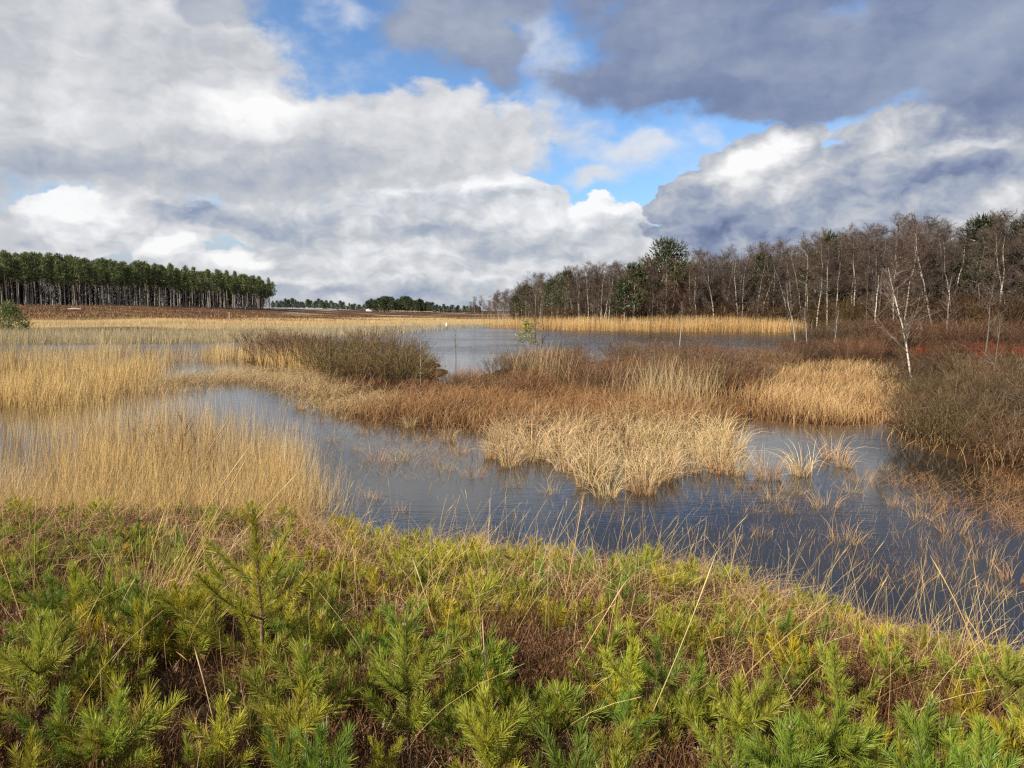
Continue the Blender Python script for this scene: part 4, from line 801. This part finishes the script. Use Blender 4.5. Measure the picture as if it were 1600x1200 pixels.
for a in [(205, 1000, 4.6, 362, 645, 0.09, 'longest arching straw stalk of the left bundle rising before the reeds'), (190, 1020, 4.5, 392, 690, 0.05, 'straw stalk of the left bundle ending in front of the channel reeds'), (215, 1010, 4.7, 390, 700, 0.02, 'straight straw stalk close beside the one ending before the channel reeds'), (260, 960, 4.6, 470, 730, 0.03, 'slanting stalk of the left bundle reaching over the tall sapling'), (95, 850, 6.2, 140, 655, 0.10, 'upright bowed stalk standing at the left before the reeds'), (105, 855, 6.3, 108, 700, 0.06, 'shorter upright stalk beside the bowed left one'),
          (175, 1040, 4.4, 250, 790, 0.04, 'short stalk leaning at the foot of the left bundle'), (330, 1200, 3.0, 285, 1010, 0.02, 'stalk crossing the bottom edge left of the middle sapling'), (985, 1200, 3.2, 1128, 862, -0.02, 'long straight stalk slanting up right across the bank middle'), (760, 1190, 3.1, 752, 960, 0.02, 'thin upright stalk with a pale tip over the bank middle'), (870, 1010, 4.6, 915, 770, 0.0, 'pale headed stalk slanting out over the dark pool'), (1120, 1100, 3.6, 1320, 935, 0.03, 'stalk slanting right over the seedlings at right'), (1600, 1110, 4.0, 1470, 868, 0.05, 'long stalk leaning left from the right edge over the pool'), (1600, 1060, 4.6, 1530, 960, 0.05, 'shorter stalk leaning left at the right edge'), (850, 1130, 3.6, 985, 905, 0.01, 'straw stalk slanting right beside the middle sapling'), (700, 1080, 4.0, 640, 870, 0.03, 'straw stalk leaning left behind the middle sapling'), (500, 1080, 4.2, 690, 840, 0.03, 'slender stalk slanting right above the bank centre')]:
    hero_stalk(*a)
bt_ = tussock_proto(440, 150, 0.75, 0.16, 0.0035, 0.22, 'stalk', 'moor_grass_tussock'); p = col_at(205, 4.6); bt_.location = (float(p[0]), float(p[1]), gz1(p)); bt_.rotation_euler = (0.1, 0.22, 0); tag(bt_, 'leaning tussock of straw moor grass between the left saplings', 'grass')
wt = Stock([shrub_proto(450, 0.9, 0.6, 14, 7, 'dry_weed', 0.006)])
for i, (px, py, s) in enumerate([(272, 735, 1.0), (205, 720, 0.9), (320, 730, 0.8)]):
    p = at(px, py); wt.put(0, (p[0], p[1], -0.05), i * 2.0, s * 1.35, ['dry brown weed standing tallest among the left reeds', 'dry brown weed left of the tallest one in the reeds', 'dry brown weed right of the tallest one in the reeds'][i], 'plant', None, (0.8, 0.6, 0.52))
wt.close()

# ------------------------------------------------------------------ young pines
def needles(mb, pts, per_m, L, W, u0, g):
    u = np.linspace(0, 1, len(pts)); ln = np.linalg.norm(np.diff(pts, axis=0), axis=1).sum(); n = max(8, int(per_m * ln * (1 - u0)))
    v = u0 + (1 - u0) * g.random(n) ** 0.9; P = np.stack([np.interp(v, u, pts[:, k_]) for k_ in range(3)], -1)
    T = unit(np.gradient(pts, axis=0)); Dd = np.stack([np.interp(v, u, T[:, k_]) for k_ in range(3)], -1)
    S = unit(np.cross(Dd, g.normal(size=(n, 3)))); ang = (0.95 - 0.45 * v ** 3 + g.normal(size=n) * 0.12)[:, None]
    D = Dd * np.cos(ang) + S * np.sin(ang) + np.array([0, 0, 0.10])
    mb.ribbons(P, D, L * (0.75 + 0.4 * g.random(n)), W, Dd * 0.12 + g.normal(size=(n, 3)) * 0.05, 1, 0.25, g=g)
def sapling_proto(seed, h, whorls, per_m, L, W, hero=False, nb=4, bl=0.5, fill=0.35):
    g = np.random.default_rng(seed); root = empty('pine_sapling' if h > 0.3 else 'pine_seedling', 'young pine', 'sapling')
    s = np.linspace(0, 1, 8); wob = np.cumsum(g.normal(size=(8, 2)) * 0.012 * h, 0) * s[:, None]
    stem = np.stack([wob[:, 0], wob[:, 1], h * s - 0.03], -1); sb, nd = MB(), MB(); sb.tube(stem, h * (0.014 - 0.009 * s), 6, g.random())
    needles(nd, stem, per_m * 1.5, L, W, fill, g); parts = []
    for wz in whorls:
        a0 = g.random() * 6.28; n_ = nb + int(g.integers(-1, 2))
        for i in range(max(2, n_)):
            a = a0 + i * 6.283 / n_ + g.normal() * 0.25; e = R(28 + 24 * g.random()); Lb = h * ((1 - wz) * bl + 0.10) * (0.7 + 0.5 * g.random())
            p = np.array([np.interp(wz, s, stem[:, 0]), np.interp(wz, s, stem[:, 1]), h * wz - 0.03]); u = np.linspace(0, 1, 6)[:, None]
            q = p + Lb * (np.array([math.cos(a) * math.cos(e), math.sin(a) * math.cos(e), math.sin(e) * 0.75]) * u + np.array([0, 0, 0.28]) * u ** 2)
            bb, bn = (MB(), MB()) if hero else (sb, nd); bb.tube(q, h * (0.0062 - 0.004 * u[:, 0]), 5, g.random()); needles(bn, q, per_m, L, W, 0.12, g)
            if hero: bo = kid(bb.build('branch', M['redbark'], root), root); kid(bn.build('needles', M['needle'], bo), bo); bb.n
            bd = q[-1]
            if hero:
                pass
    kid(sb.build('stem', M['redbark'], root), root); kid(nd.build('needles', M['needle'], root), root)
    if hero:
        b_ = MB()
        for i in range(5):
            a = i * 1.2566; r_ = 0 if i == 0 else 0.008; b_.blob(stem[-1] + np.array([math.cos(a) * r_, math.sin(a) * r_, 0.012 if i == 0 else 0.004]), (0.005, 0.005, 0.013 if i == 0 else 0.008), 0.5, 0, 6, 4)
        kid(b_.build('bud_cluster', M['budscale'], root), root)
    return root
M['budscale'] = plain_mat('bud_scale', (0.34, 0.25, 0.19), 0.7)
heroes = [(26, 3.0, 958, 540, (0.30, 0.62), 'young pine at the bottom left corner with a bare brown stem', (0.95, 1.0, 0.85)), (400, 3.9, 792, 541, (0.18, 0.42, 0.62), 'tallest young pine on the bank, left of centre, pointing at the pool', (1.15, 1.1, 0.75)), (632, 3.1, 962, 542, (0.30, 0.55), 'upright young pine near the bottom, right of the tallest one', (0.85, 1.0, 0.8)), (170, 2.75, 1062, 543, (0.2, 0.5), 'broad low young pine spreading at the bottom left', (1.1, 1.05, 0.8)), (290, 3.9, 970, 544, (0.3, 0.6), 'small dense young pine beside the straw tussock', (1.0, 1.0, 0.8)), (765, 2.9, 1078, 545, (0.35, 0.65), 'young pine at the bottom edge right of the upright one', (0.85, 1.0, 0.8)),
          (1250, 2.75, 1122, 546, (0.3, 0.6), 'blue green young pine cut by the bottom edge at right', (0.6, 0.8, 0.7)), (1345, 2.95, 1105, 547, (0.35, 0.6), 'green young pine right of the blue green one at the bottom', (0.7, 0.95, 0.8)), (1470, 3.3, 1090, 548, (0.3, 0.6), 'dark green young pine near the bottom right corner', (0.65, 0.85, 0.7)), (95, 4.2, 880, 549, (0.3, 0.6), 'young pine with upright leader behind the corner pine', (0.95, 1.0, 0.75)), (180, 5.0, 870, 550, (0.25, 0.5), 'young pine between the left corner and the tussock', (0.95, 0.95, 0.7)), (490, 4.0, 960, 551, (0.3, 0.6), 'young pine close right of the tallest one', (1.1, 1.05, 0.75)), (470, 3.2, 1000, 556, (0.3, 0.6), 'small green pine low between the tallest and the upright one', (0.9, 1.0, 0.8)), (880, 3.3, 1080, 557, (0.35, 0.65), 'green pine low in the bank middle', (0.85, 1.0, 0.7)), (1090, 3.4, 1075, 558, (0.35, 0.65), 'green pine low in the bank right of the middle', (0.85, 0.95, 0.7)), (985, 3.0, 1130, 559, (0.35, 0.65), 'green pine cut by the bottom edge in the middle', (0.95, 1.0, 0.7))]
for px, D, top, sd, wh, lab, tint in heroes:
    x, y = col_at(px, D); z = gz1((x, y)); h = max(z_at(top, D) - z, 0.3)
    o = sapling_proto(sd, h, wh, 1250 if D < 3.5 else 1100, 0.060, 0.0027, True, 4, 0.62)
    o.location = (float(x), float(y), z); tag(o, lab, 'sapling'); st = list(ALLKIDS[o]); tint = (tint[0] * 1.06, tint[1] * 1.02, tint[2] * 0.9)
    for c_ in st: c_.color = (*tint, 1); [setattr(d_, 'color', (*tint, 1)) for d_ in ALLKIDS.get(c_, [])]
sap = Stock([sapling_proto(560 + i, 0.5, (0.35, 0.62), 1000, 0.052, 0.0026, False, 4 - i % 2, 0.45 + 0.08 * (i % 3)) for i in range(6)])
seed_ = Stock([sapling_proto(580 + i, 0.26, (0.12, 0.5), 900, 0.046, 0.0030, False, 4, 0.9, 0.15) for i in range(6)])
GRN, YEL, LIM, DRK = (0.84, 0.96, 0.62), (1.35, 1.08, 0.42), (1.16, 1.1, 0.58), (0.55, 0.78, 0.55)
def zone(P): px = 800 + FPX * P[0] / P[1]; return ('left' if px < 520 else ('middle' if px < 1050 else 'right')) + (' near the water' if P[1] > 5.2 else ' near the bottom')
P = np.concatenate([bank_pts(105, 0.5, 3.2, 12.5, 38, 7, (0.7, 71, 0.48)), bank_pts(40, 0.5, 2.35, 3.3, 39, 9)])
P = P[np.argsort(P[:, 1])]
for p in P:
    v = g.random(); tint, cw = (LIM, 'lime green') if v < 0.36 else ((GRN, 'green') if v < 0.74 else ((YEL, 'yellowing') if v < 0.84 else (DRK, 'dark green'))); zn = zone(p)
    sap.put(int(g.integers(6)), (p[0], p[1], gz1(p)), g.random() * 6.28, (0.55 + 0.5 * g.random()) * np.interp(p[1], [3.5, 9], [1.0, 0.55]), f'{cw} bushy pine sapling on the bank, {zn}', 'sapling', f'{cw} pine saplings, {zn}', tint, (g.normal() * 0.1, g.normal() * 0.1))
P = bank_pts(298, 0.05, 3.2, 13.5, 39, 8, (0.5, 73, 0.40))
for p in P:
    v = g.random(); tint, cw = (LIM, 'lime green') if v < 0.5 else ((GRN, 'green') if v < 0.72 else ((YEL, 'yellowing') if v < 0.9 else (DRK, 'dark green'))); zn = zone(p)
    seed_.put(int(g.integers(6)), (p[0], p[1], gz1(p)), g.random() * 6.28, (0.7 + 0.6 * g.random()) * np.interp(p[1], [4, 9], [1.0, 1.0]) * np.array([0.9, 0.9, 1.0]), f'tiny {cw} pine seedling on the bank, {zn}', 'seedling', f'tiny {cw} pine seedlings, {zn}', tint, (g.normal() * 0.15, g.normal() * 0.15))
sap.close(); seed_.close()
